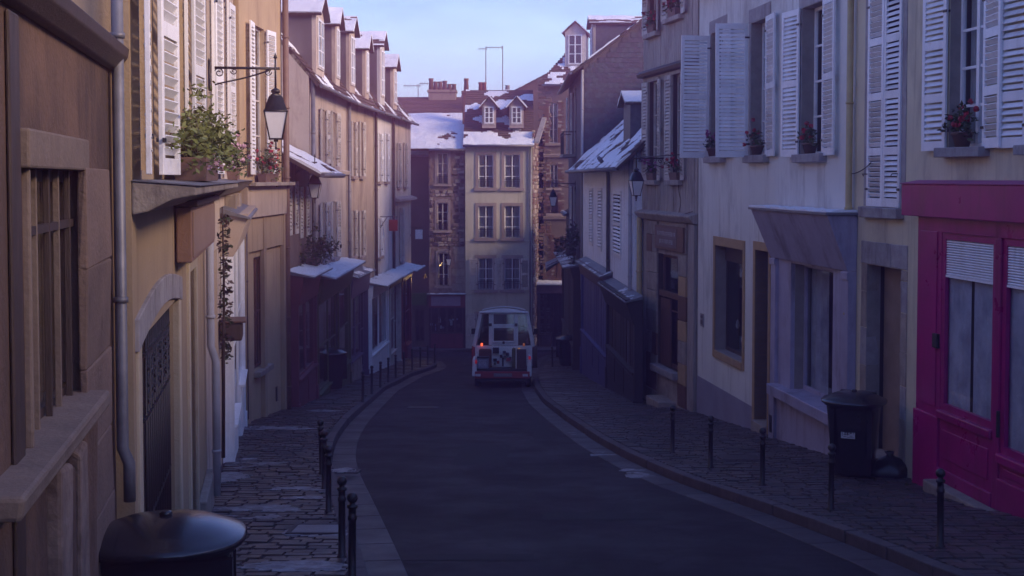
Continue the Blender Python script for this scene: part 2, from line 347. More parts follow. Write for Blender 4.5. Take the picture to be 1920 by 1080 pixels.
# ------------------------------------------------------------------ roofs
def slope(par, O, e1, e2, La, S, tiles=TILE, snow=0., seed=0, tw=.2, th=.2, thick=.09, snow_b=None, name='roof', edge=None, hip=0.):
    """one roof slope: slab, rows of tiles with their own edges, and drifts of snow"""
    O, e1, e2 = Vector(O), Vector(e1).normalized(), Vector(e2).normalized(); nn = e1.cross(e2)
    if nn.z < 0: nn = -nn
    P = lambda a, b, h: O + e1 * a + e2 * b + nn * h
    mb = MB(); mb.hexa([P(0, 0, -thick), P(La, 0, -thick), P(La - hip * S, S, -thick), P(0, S, -thick), P(0, 0, 0), P(La, 0, 0), P(La - hip * S, S, 0), P(0, S, 0)])
    r = mb.build(name, edge or WOOD, par)
    tb = MB(); rows = max(1, int(S / th)); cols = max(1, int(La / tw)); rnd = random.Random(seed)
    for j in range(rows):
        off = (j % 2) * .5
        for i in range(-1, cols + 1):
            a0 = max(0, (i + off) * La / cols + .004); a1 = min(La - hip * j * S / rows, (i + 1 + off) * La / cols - .004)
            if a1 - a0 < .03: continue
            b0 = j * S / rows - .02 + rnd.uniform(-.012, .012); b1 = (j + 1) * S / rows; h = .034 + rnd.uniform(-.008, .008)
            p = [P(a0, b0, h), P(a1, b0, h + rnd.uniform(-.004, .004)), P(a1, b1, .008), P(a0, b1, .008)]
            tb.face(p); tb.face([P(a0, b0, h - .026), P(a1, b0, h - .026), p[1], p[0]])
    tb.build('tiles', tiles, r, kind='stuff')
    if snow > 0: snow_sheet(r, P, La, S, snow, seed, (lambda a, b: (snow_b(a, b) if snow_b else 0) - (9 if a * La > La - hip * b * S - .05 else 0)) if hip else snow_b)
    return r
def snow_sheet(par, P, La, S, cover, seed, fn=None, step=.11, h0=.03, h1=.04):
    na, nb = max(2, int(La / step)), max(2, int(S / step)); mb = MB()
    def dens(a, b):
        v = .5 + .75 * noise.noise(Vector((a * .9 + seed * 7.3, b * 1.5, seed))) + .3 * noise.noise(Vector((a * 3.1, b * 3.7 + seed, 5.)))
        return v + (fn(a / La, b / S) if fn else 0) + (.55 * noise.noise(Vector((a * 4.3, b * 9.1, seed + 2.))) if step < .1 else 0)
    g = [[dens(i * La / na, j * S / nb) - (1 - cover) for j in range(nb + 1)] for i in range(na + 1)]
    on = [[(g[i][j] + g[i + 1][j] + g[i][j + 1] + g[i + 1][j + 1]) > 0 for j in range(nb)] for i in range(na)]
    hh = lambda i, j: h0 + h1 * max(0, min(1, g[i][j] * 2.2)) + .008 * noise.noise(Vector((i * .7, j * .7, seed)))
    q = lambda i, j, z=None: P(i * La / na, j * S / nb, hh(i, j) if z is None else z)
    for i in range(na):
        for j in range(nb):
            if not on[i][j]: continue
            mb.face([q(i, j), q(i + 1, j), q(i + 1, j + 1), q(i, j + 1)], 0, True)
            for di, dj, a, b in ((-1, 0, (i, j), (i, j + 1)), (1, 0, (i + 1, j), (i + 1, j + 1)), (0, -1, (i, j), (i + 1, j)), (0, 1, (i, j + 1), (i + 1, j + 1))):
                if not (0 <= i + di < na and 0 <= j + dj < nb and on[i + di][j + dj]): mb.face([q(*a), q(*b), q(*b, 0.), q(*a, 0.)])
    if mb.f: return mb.build('snow', SNOW, par, kind='stuff')
def roof(H, pitch=45, ov=.3, e0=.1, e1=.1, tiles=TILE, snow=.0, seed=1, gut=True, snow_b=None, tw=.22, back=True, ridge=None, gmat=None, hip=0.):
    """ridge parallel with the street; gable triangles close both ends"""
    p = radians(pitch); run = ridge if ridge else H.D / 2; S = (run + ov) / cos(p); z = H.top - ov * tan(p)
    r = slope(H.o, (-e0, ov, z), (1, 0, 0), (0, -cos(p), sin(p)), H.L + e0 + e1, S, tiles, snow, seed, tw, .22, snow_b=snow_b, hip=hip)
    if back:
        rb = H.D - run; q = atan2(run * tan(p), rb)
        slope(H.o, (-e0, -H.D, H.top), (1, 0, 0), (0, cos(q), sin(q)), H.L + e0 + e1 - hip * S, rb / cos(q) - (.1 if hip else 0), tiles, 0, seed, .8, .8)
    zr = H.top + run * tan(p)
    for x in ((0.0, H.L) if not hip else (0.0,)):
        mb = MB(); mb.face([(x, 0, H.top), (x, -run, zr - .05), (x, -H.D, H.top)]); mb.build('gable', gmat or H.wallobj.data.materials[0], H.o)
    if gut:
        g = MB(); g.tube([(-e0, ov + .05, z - .03), (H.L + e0 - .05 if e1 > 0 else H.L, ov + .05, z - .03)], .06, 8); g.build('gutter', ZINC, H.o)
    return r, zr
def dormer(H, x0, x1, y, z0, z1, dep, m, win=True, snow=.5, seed=1, rise=None, cheek=None, tiles=TILE, wy=(.25, .9)):
    """gabled dormer standing on the eaves: front wall, cheeks, window, two small roof slopes"""
    wd = x1 - x0; ri = rise or wd * .45; mb = MB(); h = z1 - z0
    mb.prism([(0, 0), (wd, 0), (wd, h), (wd / 2, h + ri), (0, h)], 0, -.12, 0)
    mb.box(0, .08, -dep, -.12, 0, h, 1); mb.box(wd - .08, wd, -dep, -.12, 0, h, 1); mb.box(.08, wd - .08, -dep, -dep + .05, 0, h, 1)
    o = mb.build('dormer', [m, cheek or SLATE], H.o, (x0, y, z0))
    a = atan2(ri, wd / 2); S = (wd / 2 + .15) / cos(a)
    for sgn, xs in ((1, -.15), (-1, wd + .15)):
        slope(o, (xs, .18, h - .15 * tan(a)), (0, -1, 0), (sgn * cos(a), 0, sin(a)), dep + .2, S, tiles, snow, seed + sgn, .22, .2, .06, name='dormer_roof')
    if win:
        a0, a1 = wd * .17, wd * .83; b0, b1 = h * wy[0] - h * .05, h * wy[1]
        MB().box(a0 - .05, a1 + .05, .003, .035, b0 - .06, b0).box(a0 - .05, a0, .003, .03, b0, b1).box(a1, a1 + .05, .003, .03, b0, b1).box(a0 - .05, a1 + .05, .003, .03, b1, b1 + .05).box(a0, a1, .001, .004, b0, b1, 1).build('window_surround', [OFFWHITE, DARK], o)  # last box is a dark sheet standing for the unlit room behind the panes
        window(o, a0, a1, b0, b1, .006, WHITE, 3, 2, fr=.05, depth=.04)
    return o
# ------------------------------------------------------------------ ground, road, pavements
ASPH = mat('asphalt', (.022, .012, .019), (.011, .0065, .010), 1.1, .80, .55, 110, dirt=(.034, .024, .032), dscale=.45, dlo=.50, dhi=.60, rvar=.16, crack=.55, spec=.3)
PAVE = [mat('sett_%s' % c, v, tuple(x * .62 for x in v), 5, .62, .5, 28, rvar=.30, dirt=(.045, .034, .037), dscale=2.2) for c, v in (('grey', (.085, .066, .068)), ('brown', (.095, .066, .06)), ('dark', (.056, .044, .048)))]
KERBM = mat('granite_kerb', (.10, .08, .083), (.066, .053, .056), 9, .8, .4, 40, dirt=(.05, .039, .042), dscale=1.4)
GUTM = mat('gutter_granite', (.055, .041, .046), (.035, .026, .030), 9, .7, .4, 40, dirt=(.026, .019, .023), dscale=1.2, rvar=.2)
MORTAR = mat('mortar_bed', (.05, .039, .042), (.034, .027, .03), 6, .95, .3)
EARTH = mat('earth', (.10, .085, .075), (.07, .06, .055), 1.5, .95, .3)
def polyline(pix, dz): return [G(x, y, dz) for x, y in pix]
RZ = -.13
rk = polyline([(1960, 1140), (1800, 1085), (1700, 1040), (1480, 958), (1380, 925), (1280, 893), (1180, 850), (1120, 818), (1060, 778), (1020, 748), (1003, 725), (1000, 705), (1010, 690)], 0)
rk = [Vector((4.9, 8, 0)), Vector((5.1, -8, 0))][::-1] + rk + [Vector((1.35, 56, 0)), Vector((1.75, 60, 0)), Vector((2.2, 63, 0))]
lk = polyline([(690, 1075), (662, 985), (640, 920), (624, 876), (620, 845), (630, 815), (652, 785), (682, 758), (722, 724), (770, 700), (806, 689), (820, 683)], 0)
lk = [Vector((-.4, -8, 0)), Vector((-.6, 7, 0))] + lk + [Vector((-3.6, 57.6, 0)), Vector((-4.6, 58.6, 0))]
def xat(pl, Y):
    for a, b in zip(pl[:-1], pl[1:]):
        if a.y <= Y <= b.y: return a.x + (b.x - a.x) * (Y - a.y) / max(1e-6, b.y - a.y)
    return pl[0].x if Y < pl[0].y else pl[-1].x
def smooth(pl, k=3):
    ys = [pl[0].y + (pl[-1].y - pl[0].y) * i / 160 for i in range(161)]; xs = [xat(pl, y) for y in ys]
    for _ in range(k): xs = [xs[0]] + [(xs[i - 1] + 2 * xs[i] + xs[i + 1]) / 4 for i in range(1, 160)] + [xs[-1]]
    return [Vector((x, y, 0)) for x, y in zip(xs, ys)]
rk, lk = smooth(rk), smooth(lk)
GUT = .42
def sheet(name, m, xl, xr, y0, y1, dz, n=90, nx=6, **kw):
    mb = MB()
    for i in range(n):
        a, b = y0 + (y1 - y0) * i / n, y0 + (y1 - y0) * (i + 1) / n
        for k in range(nx):
            f = lambda Y, q: xl(Y) + (xr(Y) - xl(Y)) * q / nx
            mb.face([(f(a, k), a, gz(a) + dz), (f(a, k + 1), a, gz(a) + dz), (f(b, k + 1), b, gz(b) + dz), (f(b, k), b, gz(b) + dz)], 0, True)
    return mb.build(name, m, **kw)
sheet('ground', EARTH, lambda y: -140, lambda y: 140, -60, 200, -.24, 120, 4, kind='structure')
road = sheet('road', ASPH, lambda y: xat(lk, y) + .1 if y < 57.4 else -26, lambda y: xat(rk, y) - .02 if y < 63 else 6, -8, 65.3, RZ, 180, 8, kind='structure')
PATCH = mat('asphalt_repair', (.013, .0085, .013), (.009, .006, .009), 2.5, .7, .5, 120, spec=.3)
def lwall(Y):
    if Y < 27: return -.986 - .18 * Y
    if Y < 44: return -5.75
    return -5.65 + .0453 * (Y - 44)
def rwall(Y):
    if Y < 30.2: return 5.79 - .117 * (Y - 18.35)
    if Y < 34.9: return 4.4 - .18 * (Y - 30.2)
    return max(2.6, 3.3 - .048 * (Y - 34.9))
pl_ = sheet('left_pavement', MORTAR, lambda y: lwall(y) - .3, lambda y: xat(lk, y) - .16, -8, 57.8, -.012, 120, 4, kind='structure')
pr_ = sheet('right_pavement', MORTAR, lambda y: xat(rk, y) + .16, lambda y: rwall(y) + .4, -8, 63, -.012, 120, 4, kind='structure')
pf_ = sheet('far_pavement', KERBM, lambda y: -26, lambda y: 6, 65.3, 67.2, 0., 6, 3, kind='structure')
far_k = thing('far_kerb', None, None, (0, 65.25, gz(65.3))); far_k['kind'] = 'structure'
for i in range(22): MB().box(0, .97, 0, .16, -.15, .0).build('kerbstone', KERBM, far_k, (-16 + i * 1.0, -.05, .004))
for i, (px, py, wd, ln, rz_) in enumerate(((1130, 968, 1.5, .55, .05), (850, 1045, 1.7, .35, -.04), (905, 852, .9, 3.2, .02), (1010, 800, .45, 5.5, -.03), (880, 745, 1.3, 1.2, .1))):
    c = G(px, py, RZ); mb = MB(); n = 8
    for k in range(n):
        y0, y1 = c.y + ln * (k / n - .5), c.y + ln * ((k + 1) / n - .5); e = lambda y, sg: c.x + sg * wd / 2 + (y - c.y) * rz_ + .03 * noise.noise(Vector((y * 3, sg * 5., i)))
        mb.face([(e(y0, -1), y0, gz(y0) + RZ + .004), (e(y0, 1), y0, gz(y0) + RZ + .004), (e(y1, 1), y1, gz(y1) + RZ + .004), (e(y1, -1), y1, gz(y1) + RZ + .004)])
    mb.build('road_patch', PATCH, road)
# setts of both pavements: rows across the walk; the nearest 300 of each are single stones
def setts(par, xl, xr, ys, y1, seed):
    rnd = random.Random(seed); stones = []; y = ys
    while y < y1:
        dep = (.17 if y < 32 else .3) * rnd.uniform(.88, 1.1); x = xl(y); x_end = xr(y)
        while x < x_end - .08:
            wd = (.27 if y < 32 else .5) * rnd.uniform(.75, 1.3); wd = min(wd, x_end - x); stones.append((x, y, wd, dep, rnd.uniform(-.008, .009), rnd.uniform(-.02, .02), rnd.randrange(3))); x += wd
        y += dep
    vis = [s for s in stones if s[1] > 7.0 and abs(s[0] / s[1]) < .42 and gz(s[1]) / s[1] > -.34]
    vis = set(sorted(vis, key=lambda s: s[1])[:300]); joined = MB(); meshes = {}
    for s in stones:
        x, y, wd, dep, dz, tl, mi = s; g = .007
        a, b = x + g, x + wd - g; c, d = y + g, y + dep - g
        if s in vis:
            k = (round(wd / .04), mi)
            if k not in meshes:
                ww = k[0] * .04 / 2 - g; dd = .085 - g
                mb = MB(); mb.hexa([(-ww, -dd, -.06), (ww, -dd, -.06), (ww, dd, -.06), (-ww, dd, -.06), (-ww + .010, -dd + .010, .004), (ww - .010, -dd + .010, .004), (ww - .010, dd - .010, .004), (-ww + .010, dd - .010, .004)])
                meshes[k] = mb.mesh('paving_stone', PAVE[mi])
            link('paving_stone', meshes[k], par, (x + wd / 2, y + dep / 2, gz(y + dep / 2) + dz), (slope_at(y) + tl * .6, tl, 0))
        else:
            z = lambda xx, yy: gz(yy) + dz + tl * (xx - x - wd / 2)
            q = .010
            joined.hexa([(a, c, z(a, c) - .05), (b, c, z(b, c) - .05), (b, d, z(b, d) - .05), (a, d, z(a, d) - .05), (a + q, c + q, z(a, c) + .006), (b - q, c + q, z(b, c) + .006), (b - q, d - q, z(b, d) + .006), (a + q, d - q, z(a, d) + .006)], mi)
    joined.build('paving_stones', PAVE, par, kind='stuff')
setts(pl_, lambda y: lwall(y) + .02, lambda y: xat(lk, y) - .17, 5.5, 57.5, 3)
setts(pr_, lambda y: xat(rk, y) + .17, lambda y: rwall(y) + .05, 10, 60, 5)
def kerb(name, pl, side, y0, y1):
    root = thing(name, None, None, (0, 0, 0)); root['kind'] = 'structure'
    acc = 0; seg = []; last = None; rnd = random.Random(side + 9)
    pts = [p for p in pl if y0 <= p.y <= y1]; out = []; d = 0; ln = .95
    # walk the line at even arc length
    path = [pts[0]]
    for a, b in zip(pts[:-1], pts[1:]):
        n = max(1, int((b - a).length / .05))
        for i in range(1, n + 1): path.append(a + (b - a) * i / n)
    i = 0
    while i < len(path) - 1:
        j = i; d = 0
        while j < len(path) - 1 and d < ln: d += (path[j + 1] - path[j]).length; j += 1
        out.append((path[i], path[j])); i = j
    for a, b in out:
        t = (b - a).normalized(); n = Vector((t.y, -t.x, 0)) * side       # towards the road
        e = t * .008; j = rnd.uniform(-.006, .006)
        def q(p, off, dz): r = p + n * off; return (r.x, r.y, gz(r.y) + dz)
        a2, b2 = a + e, b - e
        for off0, off1, zt, zb, nm in ((-.17, 0.0 + j, .012 + j, -.2, 'kerbstone'), (.012, GUT, RZ + .012, RZ - .1, 'gutter_stone')):
            p = [q(a2, off0, zb), q(b2, off0, zb), q(b2, off1, zb), q(a2, off1, zb), q(a2, off0, zt), q(b2, off0, zt), q(b2, off1, zt), q(a2, off1, zt)]
            if side < 0: p = [p[3], p[2], p[1], p[0], p[7], p[6], p[5], p[4]]
            MB().hexa(p).build(nm, KERBM if nm == 'kerbstone' else GUTM, root, bevel=.015)
    return root
kerb('left_kerb', lk, 1, 6, 58.7); kerb('right_kerb', rk, -1, 8, 62.8)
def ground_snow(name, cx, cy, La, S, cover, seed, parent=None, step=.045, dz=.0):
    P = lambda a, b, h: Vector((cx + a, cy + b, gz(cy + b) + dz + h))
    def fn(a, b): return -2.2 * max(0, hypot((a - .5) * 2, (b - .5) * 2) - .55)
    o = snow_sheet(None, P, La, S, cover, seed, fn, step, .008, .012)
    if o: o.name = name; o.data.materials[0] = SLUSH; return o
for i, (px, py, La, S, c) in enumerate([(520, 803, 2.6, 1.3, .62), (430, 895, .8, 1.5, .75), (415, 840, .7, 1.6, .65), (470, 868, 1.8, 2.0, .42), (560, 925, 1.5, 2.2, .44), (480, 960, 1.6, 1.6, .48), (600, 1000, 1.0, .8, .66), (550, 1062, 1.5, .9, .50), (640, 882, .5, .8, .8), (445, 803, .8, 1.0, .75), (615, 770, 1.2, 1.3, .5)]):
    p = G(px, py); ground_snow('snow_patch', p.x - La / 2, p.y - S / 2, La, S, c, 11 + i)
for i, (px, py) in enumerate([(1110, 800), (1165, 838), (1230, 872)]):
    p = G(px, py); ground_snow('snow_patch', p.x - .75, p.y - .9, .8, 1.8, .48, 31 + i, dz=RZ)
# ------------------------------------------------------------------ shared builders for what hangs on the walls
def stones(par, P, La, S, mats, sw=.28, sh=.17, h=.035, seed=1, name='stones', holes=(), cover=1.0, kind='stuff'):
    rnd = random.Random(seed); mb = MB(); y = 0.
    while y < S - .03:
        hh = min(S - y, sh * rnd.uniform(.65, 1.4)); x = 0.
        while x < La - .03:
            ww = min(La - x, sw * rnd.uniform(.55, 1.5)); g = .014; j = lambda: rnd.uniform(-.022, .022)
            if not any(x + ww > q[0] and x < q[1] and y + hh > q[2] and y < q[3] for q in holes) and rnd.random() < cover:
                b = [(x + g, y + g), (x + ww - g, y + g), (x + ww - g, y + hh - g), (x + g, y + hh - g)]
                b = [(u + j(), v + j()) for u, v in b]; d = h * rnd.uniform(.5, 1.3); cx, cy = x + ww / 2, y + hh / 2
                t = [(u + (cx - u) * .16, v + (cy - v) * .16) for u, v in b]
                mb.hexa([P(*q, -.02) for q in b] + [P(*q, d) for q in t], rnd.randrange(len(mats)))
            x += ww
        y += hh
    if mb.f: return mb.build(name, mats, par, kind=kind)
def Wworld(W, s, n, z): p = W.A + W.u * s + W.n * n; return Vector((p.x, p.y, W.z + z))
def on_wall(name, label, cat, W, group=None): return thing(name, label, cat, W.loc(), W.rz, group)
def bx(par, name, x0, x1, y0, y1, z0, z1, m, bevel=.006, **kw): return MB().box(x0, x1, y0, y1, z0, z1).build(name, m, par, bevel=bevel, **kw)
def sill(H, x0, x1, z, n=.14, h=.13, m=GREYSTONE, ext=.12):
    return rough_box(x0 - ext, x1 + ext, -.2, n, z - h, z, .01).build('sill', m, H.o, bevel=.012)
def leaves_cluster(n, cx, cy, cz, rx, ry, rz, size, mats, rnd, top=False, petals=0., clumps=0):
    mb = MB(); cl = []
    for _ in range(clumps): cl.append((rnd.gauss(0, .5), rnd.gauss(0, .5), rnd.gauss(0, .5)))
    for k in range(n):
        while True:
            p = Vector((rnd.uniform(-1, 1), rnd.uniform(-1, 1), rnd.uniform(-1, 1)))
            if clumps:
                c = rnd.choice(cl); p = Vector((c[0] + rnd.gauss(0, .22), c[1] + rnd.gauss(0, .22), c[2] + rnd.gauss(0, .22)))
                break
            if p.length <= 1: break
        x, y, z = cx + p.x * rx, cy + p.y * ry, cz + p.z * rz
        s = size * rnd.uniform(.6, 1.3); a = Vector((rnd.gauss(0, 1), rnd.gauss(0, 1), rnd.gauss(0, .6))).normalized(); b = a.cross(Vector((rnd.gauss(0, 1), rnd.gauss(0, 1), rnd.gauss(0, 1)))).normalized()
        c = Vector((x, y, z)); m = rnd.randrange(len(mats))
        mb.face([c - a * s, c - b * s * .45 + a * s * .1, c + a * s, c + b * s * .45 + a * s * .1], m)
    return mb
def flower_pot(label, loc, rz, wd=.5, kind='trough', red=RED, scale=1., seed=1, group='flower pots on window sills and ledges', leafy=90, trail=.1, potmat=None):
    rnd = random.Random(seed); t = thing('flower_pot', label, 'flower pot', loc, rz, group); pm = potmat or POT
    if kind == 'trough':
        mb = MB(); h = .17; mb.hexa([(-wd / 2 + .03, -.07, 0), (wd / 2 - .03, -.07, 0), (wd / 2 - .03, .07, 0), (-wd / 2 + .03, .07, 0), (-wd / 2, -.095, h), (wd / 2, -.095, h), (wd / 2, .095, h), (-wd / 2, .095, h)])
        mb.box(-wd / 2 - .012, wd / 2 + .012, -.107, .107, h, h + .025)
    else:
        h = .2; mb = MB(); mb.lathe([(.085, 0), (.13, h - .04), (.145, h - .04), (.15, h), (.12, h), (.115, h - .03)], 14)
    mb.build('pot', pm, t, bevel=0)
    leaves_cluster(int(leafy * wd / .5), 0, .03, h + .11 * scale, wd * .55, .15, .15 * scale, .045, [LEAF, LEAF2], rnd, clumps=int(14 * wd / .4)).build('leaves', [LEAF, LEAF2], t, kind='stuff')
    fb = MB()
    for k in range(int(11 * wd / .45)):            # heads of small petals
        cx, cy, cz = rnd.gauss(0, wd * .36), .05 + rnd.gauss(0, .09), h + (.18 + rnd.gauss(0, .09)) * scale
        for q in range(16):
            a = Vector((rnd.gauss(0, 1), rnd.gauss(0, 1), rnd.gauss(0, 1))).normalized(); b = a.orthogonal().normalized(); d = a.cross(b); c = Vector((cx, cy, cz)) + a * .035; s = .024
            fb.face([c - b * s, c - d * s, c + b * s, c + d * s], q % 2)
    fb.build('blossoms', [red, red], t, kind='stuff')
    return t
def bar_rail(par, x0, x1, y, z0, z1, n=7, curls=False):
    mb = MB(); mb.box(x0, x1, y - .012, y + .012, z1 - .025, z1); mb.box(x0, x1, y - .01, y + .01, z0, z0 + .02); mb.box(x0, x1, y - .008, y + .008, z1 - .14, z1 - .125)
    for k in range(n + 1):
        x = x0 + .01 + (x1 - x0 - .02) * k / n; mb.box(x - .008, x + .008, y - .007, y + .007, z0 + .02, z1 - .03)
    return mb.build('railing', IRON, par)
def downpipe(label, pts, r=.05, m=ZINC, foot=True, W=None):
    base = Vector(pts[-1]); t = thing('drainpipe', label, 'drainpipe', base)
    loc = [Vector(p) - base for p in pts]
    MB().tube(loc, r, 10).build('pipe', m, t)
    L_ = loc[0].z
    k = 1
    while k * 1.7 < L_:
        z = L_ - k * 1.7 + .2; a = min(loc, key=lambda q: abs(q.z - z)); 
        for p, q in zip(loc[:-1], loc[1:]):
            if min(p.z, q.z) <= z <= max(p.z, q.z) and abs(p.z - q.z) > .01: a = p + (q - p) * ((z - p.z) / (q.z - p.z))
        MB().tube([(a.x, a.y, z), (a.x, a.y, z + .035)], r * 1.25, 10).build('pipe_collar', m, t); k += 1
    return t
def scroll(c, r, a0, turns, plane, n=22, end=.25):
    pts = []
    for i in range(n + 1):
        f = i / n; a = a0 + turns * 2 * pi * f; q = r * (1 - f * (1 - end)); pts.append(Vector(c) + plane[0] * q * cos(a) + plane[1] * q * sin(a))
    return pts
def lantern(label, W, s, reach, z, scale=1., group='wall lanterns along the street', hang=.28):
    """four-sided street lantern hung under a scrolled wall bracket; z is the bracket arm"""
    t = thing('street_lantern', label, 'lantern', Wworld(W, s, reach, z), W.rz, group); k = scale
    mb = MB(); X, Z = Vector((0, 1, 0)), Vector((0, 0, 1)); r = -reach
    mb.tube([(0, r, 0), (0, .06, 0)], .018); mb.tube([(0, r + .01, -.30), (0, r + .01, .10)], .02); mb.box(-.05, .05, r, r + .015, -.32, .12)
    arc = [(0, r + .02 + (reach - .08) * f, -.28 + .26 * (f ** .6) - .04 * sin(f * pi)) for f in [i / 14 for i in range(15)]]
    mb.tube(arc, .012, 6); mb.tube(scroll((0, r + .14, -.07), .07, pi, -1.4, (X, Z)), .009, 6); mb.tube(scroll((0, r + .34, -.045), .045, pi, 1.3, (X, Z)), .008, 6); mb.tube(scroll((0, -.1, -.05), .05, 0, -1.3, (X, Z)), .008, 6)
    mb.tube([(0, 0, .16), (0, 0, -hang)], [.012, .016], 8); mb.lathe([(.012, .13), (.03, .15), (.012, .19), (.003, .22)], 8)
    mb.build('bracket', IRON, t)
    h = -hang; mb = MB()
    for a, b in (((.02, h), (.05, h - .02)), ): pass
    prof = [(.025, h + .03), (.085, h), (.085, h - .03), (.055, h - .04), (.13, h - .09), (.215, h - .27), (.235, h - .285), (.235, h - .30), (.20, h - .30)]
    mb.lathe([(p * k * 1.0, h + (q - h) * k) for p, q in prof[::-1]], 4, sq=None); mb.build('lamp_cap', IRON, t)
    zt, zb = h - .30 * k, h - .66 * k; rt, rb = .185 * k * .7071 * 1.18, .105 * k * .7071 * 1.18
    fm = MB()
    for sx in (-1, 1):
        for sy in (-1, 1): fm.tube([(sx * rt, sy * rt, zt), (sx * rb, sy * rb, zb)], .011 * k, 6)
    fm.box(-rb - .012, rb + .012, -rb - .012, rb + .012, zb - .02, zb); fm.box(-.03, .03, -.03, .03, zb - .05, zb - .02)
    for sx in (-1, 1): fm.tube([(sx * rb, 0, zb - .01), (sx * rb * .8, 0, zb - .09), (0, 0, zb - .12)], .008, 6)
    fm.lathe([(.005, zb - .16), (.02, zb - .14), (.012, zb - .11), (.012, zb - .04)], 8)
    fm.build('lamp_frame', IRON, t)
    for i in range(4):
        a = i * pi / 2; e = .004
        gm = MB(); gm.hexa([(-rb, rb - e, 0), (rb, rb - e, 0), (rb, rb, 0), (-rb, rb, 0), (-rt, rt - e, zt - zb), (rt, rt - e, zt - zb), (rt, rt, zt - zb), (-rt, rt, zt - zb)])
        gm.build('lamp_pane', LAMPGLASS, t, (0, 0, zb), (0, 0, a))
    return t
def bin_(label, loc, rz, s=1., group='wheelie bins on the pavements', sticker=False, tilt=0):
    t = thing('wheelie_bin', label, 'bin', loc, rz, group); t.scale = (s, s, s)
    b = MB(); b.lathe([(.235, .05), (.25, .10), (.315, .86), (.325, .93), (.35, .935), (.35, .97), (.30, .97)], 28, sq=4.2, ay=1.06); b.build('body', BINP, t)
    MB().box(-.12, .12, .31, .34, .62, .88).box(-.25, -.2, .26, .35, .30, .9).box(.2, .25, .26, .35, .30, .9).build('ribs', BINP, t)
    l = MB(); l.lathe([(.375, .945), (.398, .952), (.402, .972), (.392, .985), (.36, .995), (.31, 1.02), (.235, 1.05), (.15, 1.07), (.07, 1.08), (.02, 1.083)], 36, sq=2.45, ay=1.04); l.lathe([(.03, 1.078), (.035, 1.095), (.02, 1.105)], 12)
    lid = l.build('lid', BINP, t)
    MB().tube([(-.22, -.36, 1.0), (-.22, -.44, 1.01), (.22, -.44, 1.01), (.22, -.36, 1.0)], .016, 8).build('handle', BINP, lid)
    MB().box(-.06, .06, -.39, -.37, .99, 1.03).build('hinge', BINP, lid)
    for sx in (-1, 1):
        wb = MB(); wb.tube([(sx * .22, 0, 0), (sx * .28, 0, 0)], .1, 16); wb.build('wheel', RUBBER, t, (0, -.24, .1))
    if sticker:
        st = MB(); st.box(-.085, .085, 0, .004, -.06, .06)
        o = st.build('sticker', mat('white_sticker', (.6, .6, .62), (.55, .55, .57)), t, (.03, .33, .60), (radians(-4), 0, 0))
        k = MB(); z = .0045                       # a drawn oval and scribbled strokes inside a thin frame
        for x0, x1, z0, z1 in ((-.07, .07, .042, .047), (-.07, .01, -.047, -.042), (-.07, -.065, .0, .047), (.065, .07, -.03, .047), (-.05, .045, .008, .016), (-.02, .055, -.012, -.006), (.0, .012, -.02, .034), (.03, .04, -.02, .03), (-.04, -.03, -.002, .03), (-.05, -.012, .024, .03), (-.055, -.02, -.03, -.024), (.02, .06, -.038, -.033)): k.box(x0, x1, .004, .0055, z0, z1)
        k.build('print', IRON, o)
    return t
def bollard_proto():
    t = thing('bollard', None, 'bollard')
    MB().lathe([(.052, -.05), (.052, .02), (.038, .03), (.036, .60), (.044, .605), (.044, .64), (.036, .65), (.036, .715), (.05, .72), (.05, .745), (.028, .75), (.028, .77)], 14).build('post', IRON, t)
    MB().lathe([(.02, .765)] + [(.052 * sin(a), .815 - .052 * cos(a)) for a in [.45 + i * .24 for i in range(11)]], 14).build('ball_cap', IRON, t)
    return t
def snow_top(par, x0, x1, y0, y1, z, dz=0., cover=.8, seed=3, step=.07):
    P = lambda a, b, h: Vector((x0 + a, y1 - b, z + dz * b + h))
    return snow_sheet(par, P, x1 - x0, y1 - y0, cover, seed, None, step, .012, .03)
